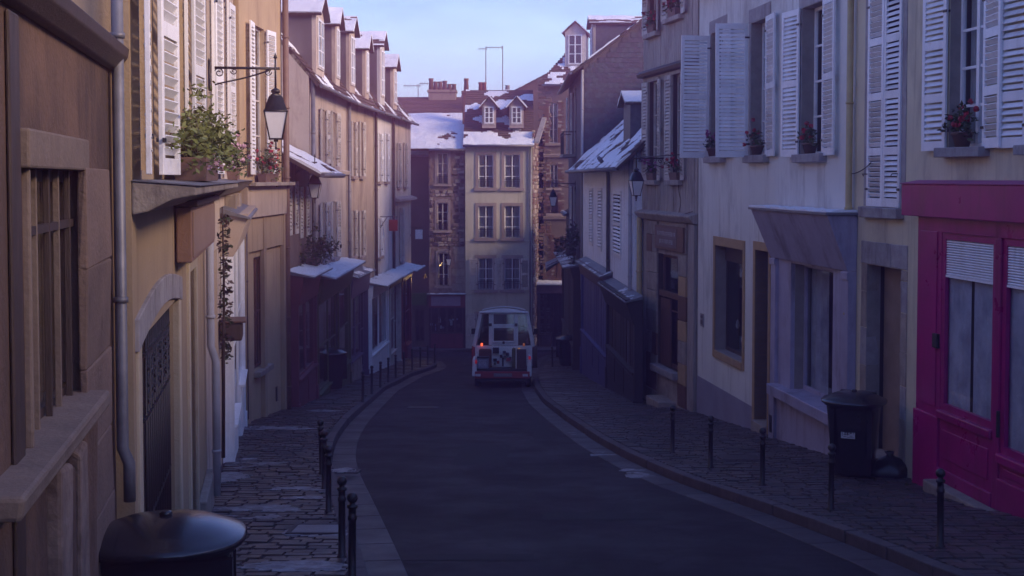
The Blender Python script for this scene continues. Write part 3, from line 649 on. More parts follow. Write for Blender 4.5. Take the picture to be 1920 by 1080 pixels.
def shopfront(W, label, x0, x1, ztop, zb, m, proj=.22, fh=.62, riser=.7, bays=3, flare=.0, snow=.7, door=None, canopy=.18, seed=1, group='timber shop fronts', pil=.14, open_=None, rmat=None, fmat=None, trans=True, shade=None, closed=None):
    """timber shop front: fascia board, canopy, pilasters, glazed bays over panelled risers, over a near-black panel standing for the unlit room"""
    t = on_wall('storefront', label, 'shop front', W, group); rmat = rmat or m; fmat = fmat or m
    back = MB(); back.box(x0 + .05, x1 - .05, .004, .01, zb - .8, ztop - .1); back.build('dark_backing', DARK, t)  # flat near-black panel puts the shade of the shop into colour
    MB().sweepx([(0.004, ztop - fh), (proj, ztop - fh), (proj + .03, ztop - fh + .05), (proj + .03 + flare, ztop - .06), (0.004, ztop - .06)], x0, x1).build('fascia', fmat, t, bevel=.008)
    top = MB().sweepx([(.004, ztop - .055), (proj + flare + canopy, ztop - .055 - .10), (proj + flare + canopy, ztop - .02 - .10), (.004, ztop + .04)], x0 - .06, x1 + .06).build('canopy', ZINC, t, bevel=.004)
    if snow: snow_top(top, x0 - .05, x1 + .05, .02, proj + flare + canopy - .01, ztop - .12, .15 / (proj + flare + canopy) * .9, snow, seed)
    for a in (x0, x1 - pil):
        p = bx(t, 'pilaster', a, a + pil, .012, proj, zb - .8, ztop - fh + .003, m)
        bx(p, 'base_block', a - .02, a + pil + .02, .012, proj + .03, zb - .8, zb + .25, m)
    zr = zb + riser; zt = ztop - fh; bw = (x1 - x0 - 2 * pil) / bays
    for k in range(bays):
        a = x0 + pil + k * bw; b = a + bw; isd = door == k
        zlo = zb + (.35 if isd else riser)
        if isd: bx(t, 'door', a + .05, b - .05, .06, .11, zb - .5, zlo, m)
        else:
            r = bx(t, 'riser', a, b, .012, proj - .03, zb - .8, zr, rmat); bx(r, 'riser_panel', a + .12, b - .12, proj - .03, proj - .01, zb + .08, zr - .12, rmat)
            bx(t, 'shop_sill', a, b, .02, proj + .05, zr, zr + .05, m)
        if closed:
            nb = max(2, int((b - a) / .22))
            for q in range(nb): u0 = a + (b - a) * q / nb; bx(t, 'board', u0 + .006, u0 + (b - a) / nb - .006, .04, proj - .10 + random.uniform(0, .025), zlo + .05, zt, closed, .006)
            continue
        window(t, a + .01, b - .01, zlo + .05, zt, .08 if isd else proj - .12, m, 2 if trans else 1, 1, fr=.06, depth=.05, curtain=CURT if (isd is False and shade == k) else None)
    return t
def stroke_text(par, x0, x1, z0, z1, y, m, rows=2, seed=1):
    rnd = random.Random(seed); mb = MB(); rh = (z1 - z0) / rows
    for r in range(rows):
        x = x0 + (0 if r == 0 else (x1 - x0) * .12); cw = rh * .42
        while x < x1 - cw - ((x1 - x0) * .1 if r else 0):
            zb_ = z1 - (r + 1) * rh + rh * .2; zt_ = zb_ + rh * .55; k = rnd.randrange(4)
            mb.box(x, x + cw * .22, y, y + .006, zb_, zt_)
            if k != 1: mb.box(x + cw * .22, x + cw * .8, y, y + .006, zt_ - rh * .12, zt_)
            if k in (0, 2): mb.box(x + cw * .22, x + cw * .7, y, y + .006, zb_ + rh * .2, zb_ + rh * .3)
            if k == 3: mb.box(x + cw * .6, x + cw * .8, y, y + .006, zb_, zt_ - rh * .13)
            x += cw * 1.15
    return mb.build('lettering', m, par)
# ------------------------------------------------------------------ right row, from the camera into the street
PL_Y = mat('pale_yellow_render', (.66, .60, .43), (.59, .53, .38), 1.2, .85, .25, 45, dirt=(.37, .32, .25), streak=.6, dscale=.9, dlo=.50, dhi=.70)
PL_B = mat('cream_blue_render', (.73, .73, .69), (.66, .66, .63), 1.0, .85, .25, 45, dirt=(.37, .355, .34), streak=.6, dscale=.8, dlo=.50, dhi=.70)
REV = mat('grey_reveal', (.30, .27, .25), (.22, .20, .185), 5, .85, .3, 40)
MAG = mat('crimson_paint', (.37, .004, .145), (.29, .004, .115), 2.2, .42, .1, 50, dirt=(.25, .010, .085), dscale=1.5, dlo=.55, dhi=.72, streak=.5, rvar=.15)
GREYP = mat('lilac_grey_paint', (.37, .35, .47), (.31, .29, .40), 3, .5, .12, 50, streak=.5, dirt=(.18, .165, .21), dscale=1.3)
TANP = mat('tan_surround', (.42, .28, .14), (.34, .225, .115), 6, .8, .2, 40)
YPIPE = mat('yellow_pipe', (.46, .36, .17), (.38, .29, .14), 5, .6)
WHITEW = mat('white_render', (.86, .89, .97), (.80, .83, .91), 1.1, .85, .25, 45, dirt=(.48, .46, .45), streak=.6, dscale=.9, dlo=.58, dhi=.78)
def onR(px): u = (px - 960) / 2400; Y = 7.937 / (u + .117); return (u * Y, Y)
W1 = Wall(onR(1602), onR(1309.5)); W2 = Wall(onR(2120), onR(1602))
# nearer, unseen neighbour keeps the low sun off the bottom of the street
h0 = House('unseen pale house at the near end of the right row, its height set to block the sun', (6.9, -9), onR(2120), 4.15, PL_B, 7)
roof(h0, 20, .3, 0, 0, snow=0)
# --- yellow house
r_shut = W2.rect(1630, 1692, -30, 388); r_fw = W2.rect(1781, 1850, -30, 276); r_dr = W2.rect(1624, 1688, 500, 890)
r_dr = (r_dr[0], r_dr[1], W2.ground(r_dr[0]) - .3, r_dr[3]); r_n = W2.rect(1935, 1990, -30, 270)
r_shop = W2.rect(1766, 1925, 440, 840); shopz = W2.ground(r_shop[1])
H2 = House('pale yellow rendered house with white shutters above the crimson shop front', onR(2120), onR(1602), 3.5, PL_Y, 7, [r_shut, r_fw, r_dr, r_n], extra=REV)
roof(H2, 20, .35, 0, 0, snow=.6)
a, b, c, d = r_shut
mid = (a + b) / 2
shutter(H2.o, b, .02, c, d, b - mid - .004, 180, WHITE, panels=4); shutter(H2.o, a, .02, c, d, mid - a - .004, 0, WHITE, panels=4)
for x in (a + .05, b - .05, ): MB().tube([(x, .04, c + .5), (x, .12, c + .5), (x + (.05 if x < mid else -.05), .12, c + .47)], .009, 6).build('shutter_hook', IRON, H2.o)
for x0, x1 in ((a - .16, a - .003), (b + .003, b + .16)): bx(H2.o, 'stone_jamb', x0, x1, -.1, .012, c, d, GREYSTONE)
sill(H2, a, b, c - .004, .12, .17)
a, b, c, d = r_fw
window(H2.o, a, b, c, d, -.2, WHITE, 4, 2, CURT)
sill(H2, a, b, c, .16, .13)
shutter(H2.o, b + .01, .04, c - .03, d, .60, 6, WHITE, panels=3); shutter(H2.o, a - .01, .04, c - .03, d, .60, 172, WHITE, panels=3)
p = Wworld(H2.w, (a + b) / 2 + .08, .02, c); flower_pot('round pot of red geraniums on the sill of the yellow house', p, W2.rz, .5, 'pot', RED, 1.25, 5, leafy=170)
a, b, c, d = r_n
window(H2.o, a, b, c, d, -.2, WHITE, 4, 2); sill(H2, a, b, c, .16); shutter(H2.o, b + .01, .04, c - .03, d, .60, 5, WHITE, panels=3)
# recessed doorway with stone surround
a, b, c, d = r_dr; g = W2.ground(a)
bx(H2.o, 'door', a, b, -.34, -.28, c, d, mat('worn_tan_door', (.30, .22, .17), (.22, .16, .12), 3, .6, .2, 30))
zz = d
k = 0
for x0, x1 in ((a - .22, a), (b, b + .22)):
    z = g - .5
    while z < d - .05:
        hgt = min(random.uniform(.42, .62), d - z); rough_box(x0 + .002, x1 - .002, -.2, .014, z + .004, z + hgt - .004, .006).build('stone_block', STONE if k % 3 else GREYSTONE, H2.o, bevel=.008); z += hgt; k += 1
for i in range(3): rough_box(a - .22 + i * (b - a + .44) / 3 + .003, a - .22 + (i + 1) * (b - a + .44) / 3 - .003, -.2, .016, d + .003, d + .36, .007).build('lintel_block', GREYSTONE, H2.o, bevel=.01)
bx(H2.o, 'door_step', a, b, -.27, .10, g - .5, g + .13, STONE)
# --- crimson shop front
T = on_wall('storefront', 'crimson painted shop front with a half lowered white roller blind', 'shop front', W2, 'timber shop fronts')
xf1 = W2.sz(1690, 380, .25)[0]; xf0 = -.6
zt, zb_ = W2.zz(1800, 346, .25), W2.zz(1800, 411, .25)
fas = MB().sweepx([(.004, zb_), (.25, zb_), (.25, zt), (.004, zt + .05)], xf0, xf1).build('fascia', MAG, T, bevel=.012)
MB().sweepx([(.004, zt + .055), (.27, zt + .012), (.27, zt + .002), (.004, zt + .05)], xf0, xf1 + .01).build('flashing', mat('pink_flashing', (.42, .10, .22), (.36, .08, .18)), T)
xp1, xp0 = W2.sz(1719, 600, .10)[0], W2.sz(1764, 600, .10)[0]; gz1 = W2.ground(xp1)
pp = bx(T, 'pilaster', xp0, xp1, .004, .10, gz1 - 1, zb_ + .002, MAG, .008); zpb = W2.zz(1740, 775, .12)
bx(pp, 'base_block', xp0 - .003, xp1 + .015, .006, .135, gz1 - 1, zpb, MAG, .01); bx(pp, 'pilaster_panel', xp0 + .12, xp1 - .12, .10, .115, zpb + .12, zb_ - .2, MAG, .006)
bx(pp, 'junction_box', xp0 + .02, xp0 + .16, .10, .15, W2.zz(1768, 655, .1), W2.zz(1768, 628, .1), IRON)
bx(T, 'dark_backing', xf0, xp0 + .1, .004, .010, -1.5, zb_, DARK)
zblt, zblb = W2.zz(1820, 440, .06), W2.zz(1820, 522, .06); nb = 17
xm = W2.sz(1873, 500, .09)[0]
for nm, u0, u1 in (('roller_blind', xm + .05, xp0 - .02), ('roller_blind', xf0, xm - .05)):
    mb = MB()
    for k in range(nb):
        z0 = zblb + (zblt - zblb) * k / nb; z1 = zblb + (zblt - zblb) * (k + 1) / nb
        mb.sweepx([(.05, z0 + .002), (.072, z0 + .006), (.078, (z0 + z1) / 2), (.072, z1 - .006), (.05, z1 - .002)], u0, u1)
    mb.sweepx([(.045, zblb - .03), (.085, zblb - .03), (.085, zblb), (.045, zblb)], u0, u1); mb.build(nm, WHITE, T, bevel=0)
bx(T, 'blind_box', xf0, xp0 - .02, .01, .12, zblt, zb_ + .002, MAG)
zg0 = W2.zz(1827, 790, .06); zg1 = zblb - .03
def bay(u0, u1, zlo):
    window(T, u0, u1, zlo, zblt, .03, MAG, 1, 1, DRAPE_REFL, fr=.09, depth=.06, cy=-.012, camp=.005, cover=.46)
    gr = W2.ground(u0)
    r = bx(T, 'riser', u0, u1, .008, .10, gr - 1, zlo - .12, MAG, .008); bx(T, 'shop_sill', u0, u1, .01, .16, zlo - .118, zlo - .002, MAG, .02)
    bx(r, 'riser_panel', u0 + .12, u1 - .12, .10, .118, gr + .32, zlo - .26, MAG, .012); bx(r, 'skirting', u0, u1, .10, .14, gr - .8, gr + .18, MAG, .015)
bx(T, 'mullion', xm - .10, xm + .05, .004, .12, shopz - 1, zb_ + .003, MAG, .01)
bay(xm + .052, xp0 - .003, zg0); bay(xf0 + .9, xm - .102, zg0 - .25)
bx(T, 'door_handle', xm - .17, xm - .14, .13, .17, zg0 - .05, zg0 + .28, IRON)
s0 = W2.sz(1872, 900, .2)[0]; s1 = W2.sz(1748, 900, .2)[0]
step = bx(T, 'step_stone', s0, s1, .145, .34, W2.ground(s0) - .6, W2.ground(s1) + .17, STONE, .02)
# --- cream house with three windows
z_ = lambda x, y, n=0: W1.zz(x, y, n)
w1r = W1.rect(1333, 1359, 58, 293); w2r = W1.rect(1408, 1440, 38, 291); w3r = W1.rect(1503, 1547, 8, 289)
gw = W1.rect(1341, 1393, 464, 668); dw = W1.rect(1416, 1441, 470, 800); dw = (dw[0], dw[1], W1.ground(dw[0]) - .2, dw[3]); sw_ = W1.rect(1490, 1570, 500, 722)
zsill = W1.zz(1500, 742, .14); sw_ = (sw_[0], sw_[1], zsill, sw_[3])
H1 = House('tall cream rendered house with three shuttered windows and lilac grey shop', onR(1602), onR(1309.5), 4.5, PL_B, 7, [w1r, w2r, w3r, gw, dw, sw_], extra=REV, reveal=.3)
roof(H1, 20, .35, 0, 0, snow=.6)
for i, (r, curt) in enumerate(((w1r, None), (w2r, CURT), (w3r, CURT))):
    a, b, c, d = r
    window(H1.o, a, b, c, d, -.28, WHITE, 4, 2, curt)
    sill(H1, a, b, c, .14, .15)
    rough_box(a - .16, b + .16, -.2, .012, d + .003, d + .28, .006).build('lintel', GREYSTONE, H1.o, bevel=.008)
    for x0, x1 in ((a - .13, a - .003), (b + .003, b + .13)): bx(H1.o, 'stone_jamb', x0, x1, -.2, .010, c, d, GREYSTONE)
    far = (92, 88, 8)[i]; wdt = .67
    shutter(H1.o, b + .01, .05, c - .03, d + (.0 if i else -.05), wdt, far, WHITE, panels=2); shutter(H1.o, a - .01, .045, c - .04, d, wdt, 176, WHITE, panels=2)
for r, lab, rd, sd_ in ((w1r, 'small pot of mauve flowers on the far sill of the cream house', PINKP, 3), (w2r, 'pot of red flowers between the open shutters of the cream house', RED, 6), (w3r, 'low red flowers on the near sill of the cream house', RED, 9)):
    a, b, c, d = r
    flower_pot(lab, Wworld(W1, b - .18 if r is w1r else (a + b) / 2 + .12, .0, c), W1.rz, .36, 'pot', rd, 1.15, sd_, leafy=150)
# blue-grey plinth of the render, tan surrounds
PLB = mat('blue_grey_plinth', (.25, .24, .31), (.20, .19, .25), 1.5, .8, .25, 45)
x0, x1 = dw[1] + .14, W1.L; za = W1.zz(1360, 735)
MB().prism([(x0, W1.ground(x0) - 1), (x1, W1.ground(x1) - 1), (x1, W1.zz(1312, 706)), (x0, W1.zz(1410, 762))], .003, .012).build('plinth', PLB, H1.o)
a, b, c, d = gw
for nm, q in (('window_surround', (a - .14, a, c - .16, d + .2)), ('window_surround', (b, b + .14, c - .16, d + .2)), ('window_surround', (a, b, d, d + .2))): bx(H1.o, nm, q[0], q[1], -.02, .022, q[2], q[3], TANP)
rough_box(a, b, -.3, .05, c - .16, c, .004).build('sill', TANP, H1.o, bevel=.01)
window(H1.o, a, b, c, d, -.30, WOOD, 1, 1, fr=.07)
mb = MB(); rnd = random.Random(8)
for k in range(16): x = a + .1 + rnd.random() * (b - a - .2); z = c + .1 + rnd.random() * .8; mb.lathe([(.02, z), (.05, z + .06), (.03, z + .16), (.01, z + .2)], 7, rnd.randrange(3), x, -.42 - rnd.random() * .3)
mb.build('display_goods', [CURT, BROWN, mat('teal_ware', (.1, .2, .25))], H1.o, kind='stuff')
bx(H1.o, 'dark_blind', a + .02, b - .02, -.24, -.22, d - .35, d - .003, WOOD)
a, b, c, d = dw
for nm, q in (('door_surround', (a - .13, a, c - .6, d + .17)), ('door_surround', (b, b + .13, c - .6, d + .17)), ('door_surround', (a, b, d, d + .17))): bx(H1.o, nm, q[0], q[1], -.25, .024, q[2], q[3], TANP)
bx(H1.o, 'door', a, b, -.38, -.34, c, d, WOOD); bx(H1.o, 'door_step', a, b, -.3, .08, c - .6, W1.ground(a) + .14, STONE)
p = Wworld(W1, W1.sz(1318, 600)[0], .012, W1.zz(1318, 612))
t = thing('wall_plaque', 'small pale plaque with dark print on the cream house wall', 'plaque', p, W1.rz); bx(t, 'plate', -.13, .13, 0, .02, 0, .30, GREYSTONE); MB().box(-.09, .09, .02, .023, .2, .26).box(-.09, -.03, .02, .023, .04, .16).box(.0, .09, .02, .023, .05, .15).build('print', IRON, t)
# lilac grey shop
T = on_wall('storefront', 'lilac grey painted shop front with flared fascia and snow on its top', 'shop front', W1, 'timber shop fronts')
xa = W1.sz(1592, 450, .14)[0]; xb = W1.sz(1446, 520, .14)[0]; zt = W1.zz(1500, 400, .5); zf = W1.zz(1500, 492, .16); xt = W1.sz(1418, 398, .55)[0]
mb = MB(); mb.hexa([(xa, .004, zf), (xb, .004, zf), (xb, .16, zf), (xa, .16, zf), (xa - .02, .004, zt), (xb + .1, .004, zt), (xb + .1, .52, zt), (xa - .02, .52, zt)]); mb.build('fascia', GREYP, T, bevel=.01)
cp = bx(T, 'canopy', xa - .06, xb + .15, .004, .56, zt + .003, zt + .05, ZINC); snow_top(cp, xa - .04, xb + .13, .02, .55, zt + .045, 0, .78, 4)
zsill = W1.zz(1500, 742, .14)
for u0, u1 in ((xa, xa + .26), (xb - .26, xb)):
    q = bx(T, 'pilaster', u0, u1, .004, .15, zsill - 3, zf, GREYP, .008); bx(q, 'capital', u0 - .02, u1 + .02, .15, .18, zf - .14, zf - .02, GREYP, .01); bx(q, 'base_block', u0 - .02, u1 + .02, .15, .17, zsill - 3, zsill - .1, GREYP, .01)
u0, u1 = xa + .26, xb - .26
rs = bx(T, 'riser', u0, u1, .004, .10, zsill - 3, zsill - .2, GREYP); rough_box(u0 - .02, u1 + .02, -.25, .30, zsill - .2, zsill, .006).build('shop_sill', GREYP, T, bevel=.02)
MB().box(u0, sw_[0], .002, .08, zsill, zf).box(sw_[1], u1, .002, .08, zsill, zf).box(sw_[0], sw_[1], .002, .08, sw_[3], zf).build('window_surround', GREYP, T)
window(T, sw_[0], sw_[1], zsill, sw_[3], -.22, GREYP, 1, 1, DRAPE_REFL, fr=.08, cover=.42)
bx(T, 'vent_grille', xb - .2, xb - .06, .172, .18, W1.zz(1452, 815, .17), W1.zz(1452, 782, .17), IRON)
downpipe('yellow drainpipe between the cream house and the yellow house', [Wworld(W1, .02, .09, 4.4 - W1.z), Wworld(W1, .02, .09, W1.zz(1602, 560)), Wworld(W1, .02, .09, W1.ground(0) + .02)], .055, YPIPE)
# --- plank-fronted house
A3, B3 = (4.405, 30.3), (3.57, 34.9); W3 = Wall(A3, B3); q = W3.rect
tf, tn = q(1219, 1237, -40, 62), q(1256, 1281, -50, 32); mf, mn = q(1218, 1236, 152, 338), q(1262, 1280, 138, 338); so_ = q(1234, 1274, 478, 690)
H3 = House('timber boarded house with flower boxes above a stone shop', A3, B3, 5.1, BOARDM, 7, [tf, tn, mf, mn, so_], extra=WOOD, reveal=.2)
roof(H3, 20, .35, 0, 0, snow=.6)
zj = W3.zz(1240, 135); zc = W3.zz(1255, 405); holes3 = [tf, tn, mf, mn]; x = .02
ys3 = [zc + .1, zj - .06, zj + .14, H3.top]
while x < H3.L - .05:
    bw = min(random.uniform(.17, .26), H3.L - .02 - x)
    for lo, hi in ((ys3[0], ys3[1]), (ys3[2], ys3[3])):
        cuts = [(lo, hi)]
        for h in holes3:
            if x + bw > h[0] - .05 and x < h[1] + .05:
                cuts = [c for a, b in cuts for c in ((a, min(b, h[2] - .14)), (max(a, h[3] + .1), b)) if c[1] - c[0] > .05]
        for a, b in cuts:
            pr = random.uniform(.012, .03); MB().box(x + .005, x + bw - .005, .002, pr, a + random.uniform(0, .02), b).build('board', BOARDM, H3.o, bevel=.004)
    x += bw
P_ = lambda n0, n1, z0, z1: (n0, n1, z0, z1)
MB().sweepx([(.002, zj - .06), (.16, zj - .04), (.20, zj + .05), (.10, zj + .13), (.002, zj + .15)], -.02, H3.L + .05).build('jetty_beam', WOOD, H3.o, bevel=.012)
MB().sweepx([(.002, zc - .14), (.12, zc - .12), (.24, zc + .02), (.24, zc + .06), (.002, zc + .12)], -.02, H3.L + .03).build('cornice', BOARDM, H3.o, bevel=.012)
for r, cur in ((tf, None), (tn, None), (mf, CURT), (mn, None)):
    a, b, c, d = r
    window(H3.o, a, b, c, d, -.16, OFFWHITE, 3, 2, cur); MB().box(a - .07, a, .002, .045, c - .02, d + .08).box(b, b + .07, .002, .045, c - .02, d + .08).box(a, b, .002, .045, d, d + .08).build('window_surround', BOARDM, H3.o)
    sill(H3, a, b, c, .17, .12, BOARDM)
    sh = .40 if r is not tn else .42
    shutter(H3.o, b + .03, .06, c, d, sh, 4, OFFWHITE, panels=2, pitch=.085); shutter(H3.o, a - .03, .06, c, d, sh, 172 if r is not tf else 160, OFFWHITE, panels=2, pitch=.085)
for r, lab, s_ in ((tf, 'trough of dull red flowers under the upper far window of the boarded house', 21), (tn, 'trough of red flowers under the upper near window of the boarded house', 22), (mf, 'trough of withered flowers at the lower far window of the boarded house', 23), (mn, 'trough of deep red flowers at the lower near window of the boarded house', 24)):
    a, b, c, d = r; flower_pot(lab, Wworld(W3, (a + b) / 2 - .05, .06, c), W3.rz, .62, 'trough', RED if s_ != 23 else PINKP, 1.3, s_, leafy=170)
MB().tube([(mn[0] - .6, .2, mn[2] + .62), (mf[1] + .2, .2, mf[2] + .62)], .014, 6).build('sill_rail', IRON, H3.o)
# stone shop of the boarded house: blocks are pieces
gz3 = W3.ground(0)
for k, (u0, u1) in enumerate(((so_[1], so_[1] + .95), (so_[0] - .62, so_[0]))):
    z = gz3 - .6; i = 0
    while z < zc - .16:
        h_ = min(random.uniform(.45, .62), zc - .15 - z)
        if h_ > .05:
            two = random.random() < .4 and u1 - u0 > .7; mid = u0 + (u1 - u0) * random.uniform(.4, .6)
            for v0, v1 in (((u0, mid), (mid, u1)) if two else ((u0, u1),)): rough_box(v0 + .006, v1 - .006, -.1, .05, z + .006, z + h_ - .006, .008).build('stone_block', random.choice([STONE, STONE, TANP, BROWN]) if random.random() < .5 else STONE, H3.o, bevel=.012)
        z += h_; i += 1
a, b, c, d = so_
bx(H3.o, 'timber_post', .02, .34, .004, .10, gz3 - .6, zc - .15, BOARDM, .015)
window(H3.o, a, b, c, d, -.18, BROWN, 2, 1, fr=.09, glass=GLASS); bx(H3.o, 'transom', a, b, -.12, -.02, c + (d - c) * .62, c + (d - c) * .67, BROWN); bx(H3.o, 'door_leaf', a + (b - a) * .55, b - .02, -.125, -.06, c, c + (d - c) * .6, BROWN)
rough_box(a - .04, b + .04, -.1, .22, c - .17, c, .012).build('sill', GREYSTONE, H3.o, bevel=.02); rough_box(a, b, -.1, .05, gz3 - .8, c - .18, .01).build('riser', STONE, H3.o, bevel=.01)
rough_box(a + .1, b - .6, .05, .5, W3.ground(b) - .5, W3.ground(a) + .12, .01).build('door_step', STONE, H3.o, bevel=.02)
sa, sb, sc0, sd0 = W3.rect(1228, 1281, 424, 470, .09)
T = on_wall('shop_sign', 'brown painted shop sign board with faded pale lettering', 'sign', W3); bx(T, 'board', sa, sb, .03, .10, sc0, sd0, BROWN, .01); bx(T, 'panel', sa + .5, sb - .12, .10, .112, sc0 + .08, sd0 - .06, mat('faded_panel', (.22, .16, .15), (.18, .12, .115)))
stroke_text(T, sa + .6, sb - .2, sc0 + .12, sd0 - .1, .112, mat('pale_letters', (.42, .38, .38), (.35, .31, .31)), 2, 7)
downpipe('yellow painted drainpipe at the far corner of the boarded house', [Wworld(W3, H3.L - .02, .10, zc - .1), Wworld(W3, H3.L - .02, .10, W3.ground(H3.L) + .02)], .075, YPIPE)
# --- white house with the snowy low roof
A4, B4 = (3.32, 34.95), (2.68, 48.3); W4 = Wall(A4, B4); q = W4.rect
v1, v2, v3 = q(1151, 1165, 358, 482), q(1106, 1112, 352, 460), q(1122, 1129, 352, 470)
BLUE = mat('blue_shop_paint', (.085, .09, .26), (.06, .065, .19), 4, .5, .15, 50); DKP = mat('black_shop_paint', (.022, .018, .024), (.015, .013, .018), 4, .5, .15, 50); MAUVE = mat('mauve_shop_paint', (.15, .10, .15), (.11, .07, .115), 4, .55, .15, 50)
H4 = House('white rendered house with low snowy roof above the blue shop', A4, B4, .80, WHITEW, 7, [v1, v2, v3], reveal=.12)
roof(H4, 43, .55, .5, .1, snow=.62, seed=7, gmat=WHITEW)
for r in (v1, v2, v3):
    a, b, c, d = r; shutter(H4.o, a, .02, c, d, b - a, 0, WHITE, joined=False, panels=2, pitch=.1)
dormer(H4, W4.sz(1160, 230)[0], W4.sz(1160, 230)[0] + 1.5, -.35, .8 - W4.z, 2.3 - W4.z, 3.0, SLATE, False, .7, 5, rise=.3)
downpipe('dark drainpipe bending down the white house wall', [Wworld(W4, 3.5, .55, .62 - W4.z), Wworld(W4, 4.6, .15, .3 - W4.z), Wworld(W4, 5.0, .08, .0 - W4.z), Wworld(W4, 5.0, .08, -3.2 - W4.z)], .06, ZINC)
downpipe('pale drainpipe at the near corner of the white house', [Wworld(W4, .1, .08, .5 - W4.z), Wworld(W4, .1, .08, W4.ground(0) + .02)], .055, mat('pale_pipe', (.42, .42, .46)))
sx0, sx1 = W4.sz(1184, 640, .3)[0], W4.sz(1131, 640, .3)[0]
shopfront(W4, 'near black shop front with dark sloping awning in the right row', sx0, sx1, W4.zz(1158, 540, .3), W4.ground(0), DKP, .22, .75, .9, 3, .22, .3, None, .04, 2, closed=DKP)
shopfront(W4, 'blue painted shop front beside the near black shop', sx1 + .08, H4.L - 1.2, W4.zz(1112, 500, .3), W4.ground(sx1), BLUE, .2, .6, .9, 4, .1, .3, None, .12, 3, fmat=MAUVE, closed=BLUE)
# --- tall slate-hung house
A5, B5 = (2.70, 48.6), (2.67, 60.0); W5 = Wall(A5, B5); q = W5.rect
SLW = mat('slate_render', (.13, .11, .12), (.095, .08, .09), 2, .85, .3, 40)
u1, u2, u3 = q(1074, 1080, 170, 290), q(1066, 1070, 180, 290), q(1073, 1079, 350, 470)
H5 = House('tall dark house with slate hung gable rising over the white house', A5, B5, 4.35, SLW, 5.4, [u1, u2, u3], reveal=.12)
_, zr5 = roof(H5, 37, .45, .3, .1, snow=.55, seed=9, gmat=SLW)
P5 = lambda a, b, h: Vector((-.012 - h * .6, -a, b))
mb = MB(); rnd = random.Random(2)
for j in range(60):
    for i in range(40):
        a0 = i * .225 + (j % 2) * .11; b0 = H5.top - 7.0 + j * .19
        if a0 > 5.1: continue
        lim = H5.top + min(a0, 5.4 - a0 - .22) * tan(radians(37)) - .1
        if b0 + .19 > lim: continue
        w_ = .216; h_ = .02 + rnd.uniform(-.004, .007)
        mb.face([P5(a0, b0, h_), P5(a0 + w_, b0, h_ + rnd.uniform(-.004, .004)), P5(a0 + w_, b0 + .2, .004), P5(a0, b0 + .2, .004)], rnd.randrange(2)); mb.face([P5(a0, b0, -.01), P5(a0 + w_, b0, -.01), P5(a0 + w_, b0, h_), P5(a0, b0, h_)], 0)
mb.build('slates', [SLATE, mat('slate_mauve', (.075, .062, .085), (.05, .043, .06), 9, .6, .25, 30)], H5.o, kind='stuff')
ha = House('low dark block added past the tall slate house to shade the cream facade', (2.72, 60.05), (2.78, 65.7), -1.6, SLW, 4); roof(ha, 25, .2, 0, 0, snow=.5, seed=61)  # added block, keeps the sun off the lower cream facade
for r in (u1, u2, u3):
    a, b, c, d = r; window(H5.o, a, b, c, d, -.1, OFFWHITE, 3, 2); shutter(H5.o, b + .03, .04, c, d, .4, 6, OFFWHITE, True); shutter(H5.o, a - .03, .04, c, d, .4, 172, OFFWHITE, True)
bk = MB().box(u1[0] - .3, u1[1] + .3, .0, .55, u1[2] - .12, u1[2]).build('balcony_slab', GREYSTONE, H5.o); bar_rail(bk, u1[0] - .3, u1[1] + .3, .52, u1[2], u1[2] + .95, 9)
MB().box(u1[0] - .3, u1[0] - .28, 0, .52, u1[2] + .9, u1[2] + .95).box(u1[1] + .28, u1[1] + .3, 0, .52, u1[2] + .9, u1[2] + .95).build('rail_return', IRON, bk)
dormer(H5, W5.sz(1112, 60, -.9)[0], W5.sz(1112, 60, -.9)[0] + 1.8, -.9, 5.0 - W5.z, 6.9 - W5.z, 4.2, BOARDM, True, .75, 8, rise=.35)
downpipe('pale drainpipe down the edge of the slate hung gable', [Wworld(W5, -.1, .05, 4.1 - W5.z), Wworld(W5, -.1, .05, -4.2 - W5.z)], .05, mat('pale_pipe', (.42, .42, .46)))
shopfront(W5, 'dark brown shop front past the blue shop with plants over it', .4, H5.L - .6, -3.3 - W5.z, W5.ground(0), WOOD, .35, .55, .8, 5, .1, .4, None, .3, 6, closed=WOOD)
t = thing('hanging_plant', 'dark trailing plant hung over the brown shop front', 'plant', Wworld(W5, 3.0, .30, -2.6 - W5.z), W5.rz)
leaves_cluster(900, 0, 0, 0, 1.3, .45, .6, .08, [LEAF2, WOOD], random.Random(5), clumps=22).build('leaves', [LEAF2, WOOD], t, kind='stuff'); bx(t, 'basket', -.9, .9, -.15, .2, -.45, -.2, WOOD)
t = thing('torn_awning', 'torn pale awning hanging by the dark shop entrance', 'awning', Wworld(W5, 7.2, .3, -3.25 - W5.z), W5.rz)
mb = MB(); rnd = random.Random(3)
for i in range(12):
    x0, x1 = -.9 + i * .15, -.75 + i * .15; zz0 = lambda x: -.55 - .35 * noise.noise(Vector((x * 2.1, 3, 1))); mb.hexa([(x0, .9, zz0(x0)), (x1, .9, zz0(x1)), (x1, .915, zz0(x1)), (x0, .915, zz0(x0)), (x0, -.25, .05), (x1, -.25, .05), (x1, -.25, .065), (x0, -.25, .065)])
mb.build('cloth', mat('dirty_cloth', (.30, .27, .30), (.22, .2, .22)), t); MB().tube([(-.9, -.25, .05), (-.9, .9, -.5)], .015, 6).tube([(.9, -.25, .05), (.9, .9, -.5)], .015, 6).build('awning_arm', IRON, t)

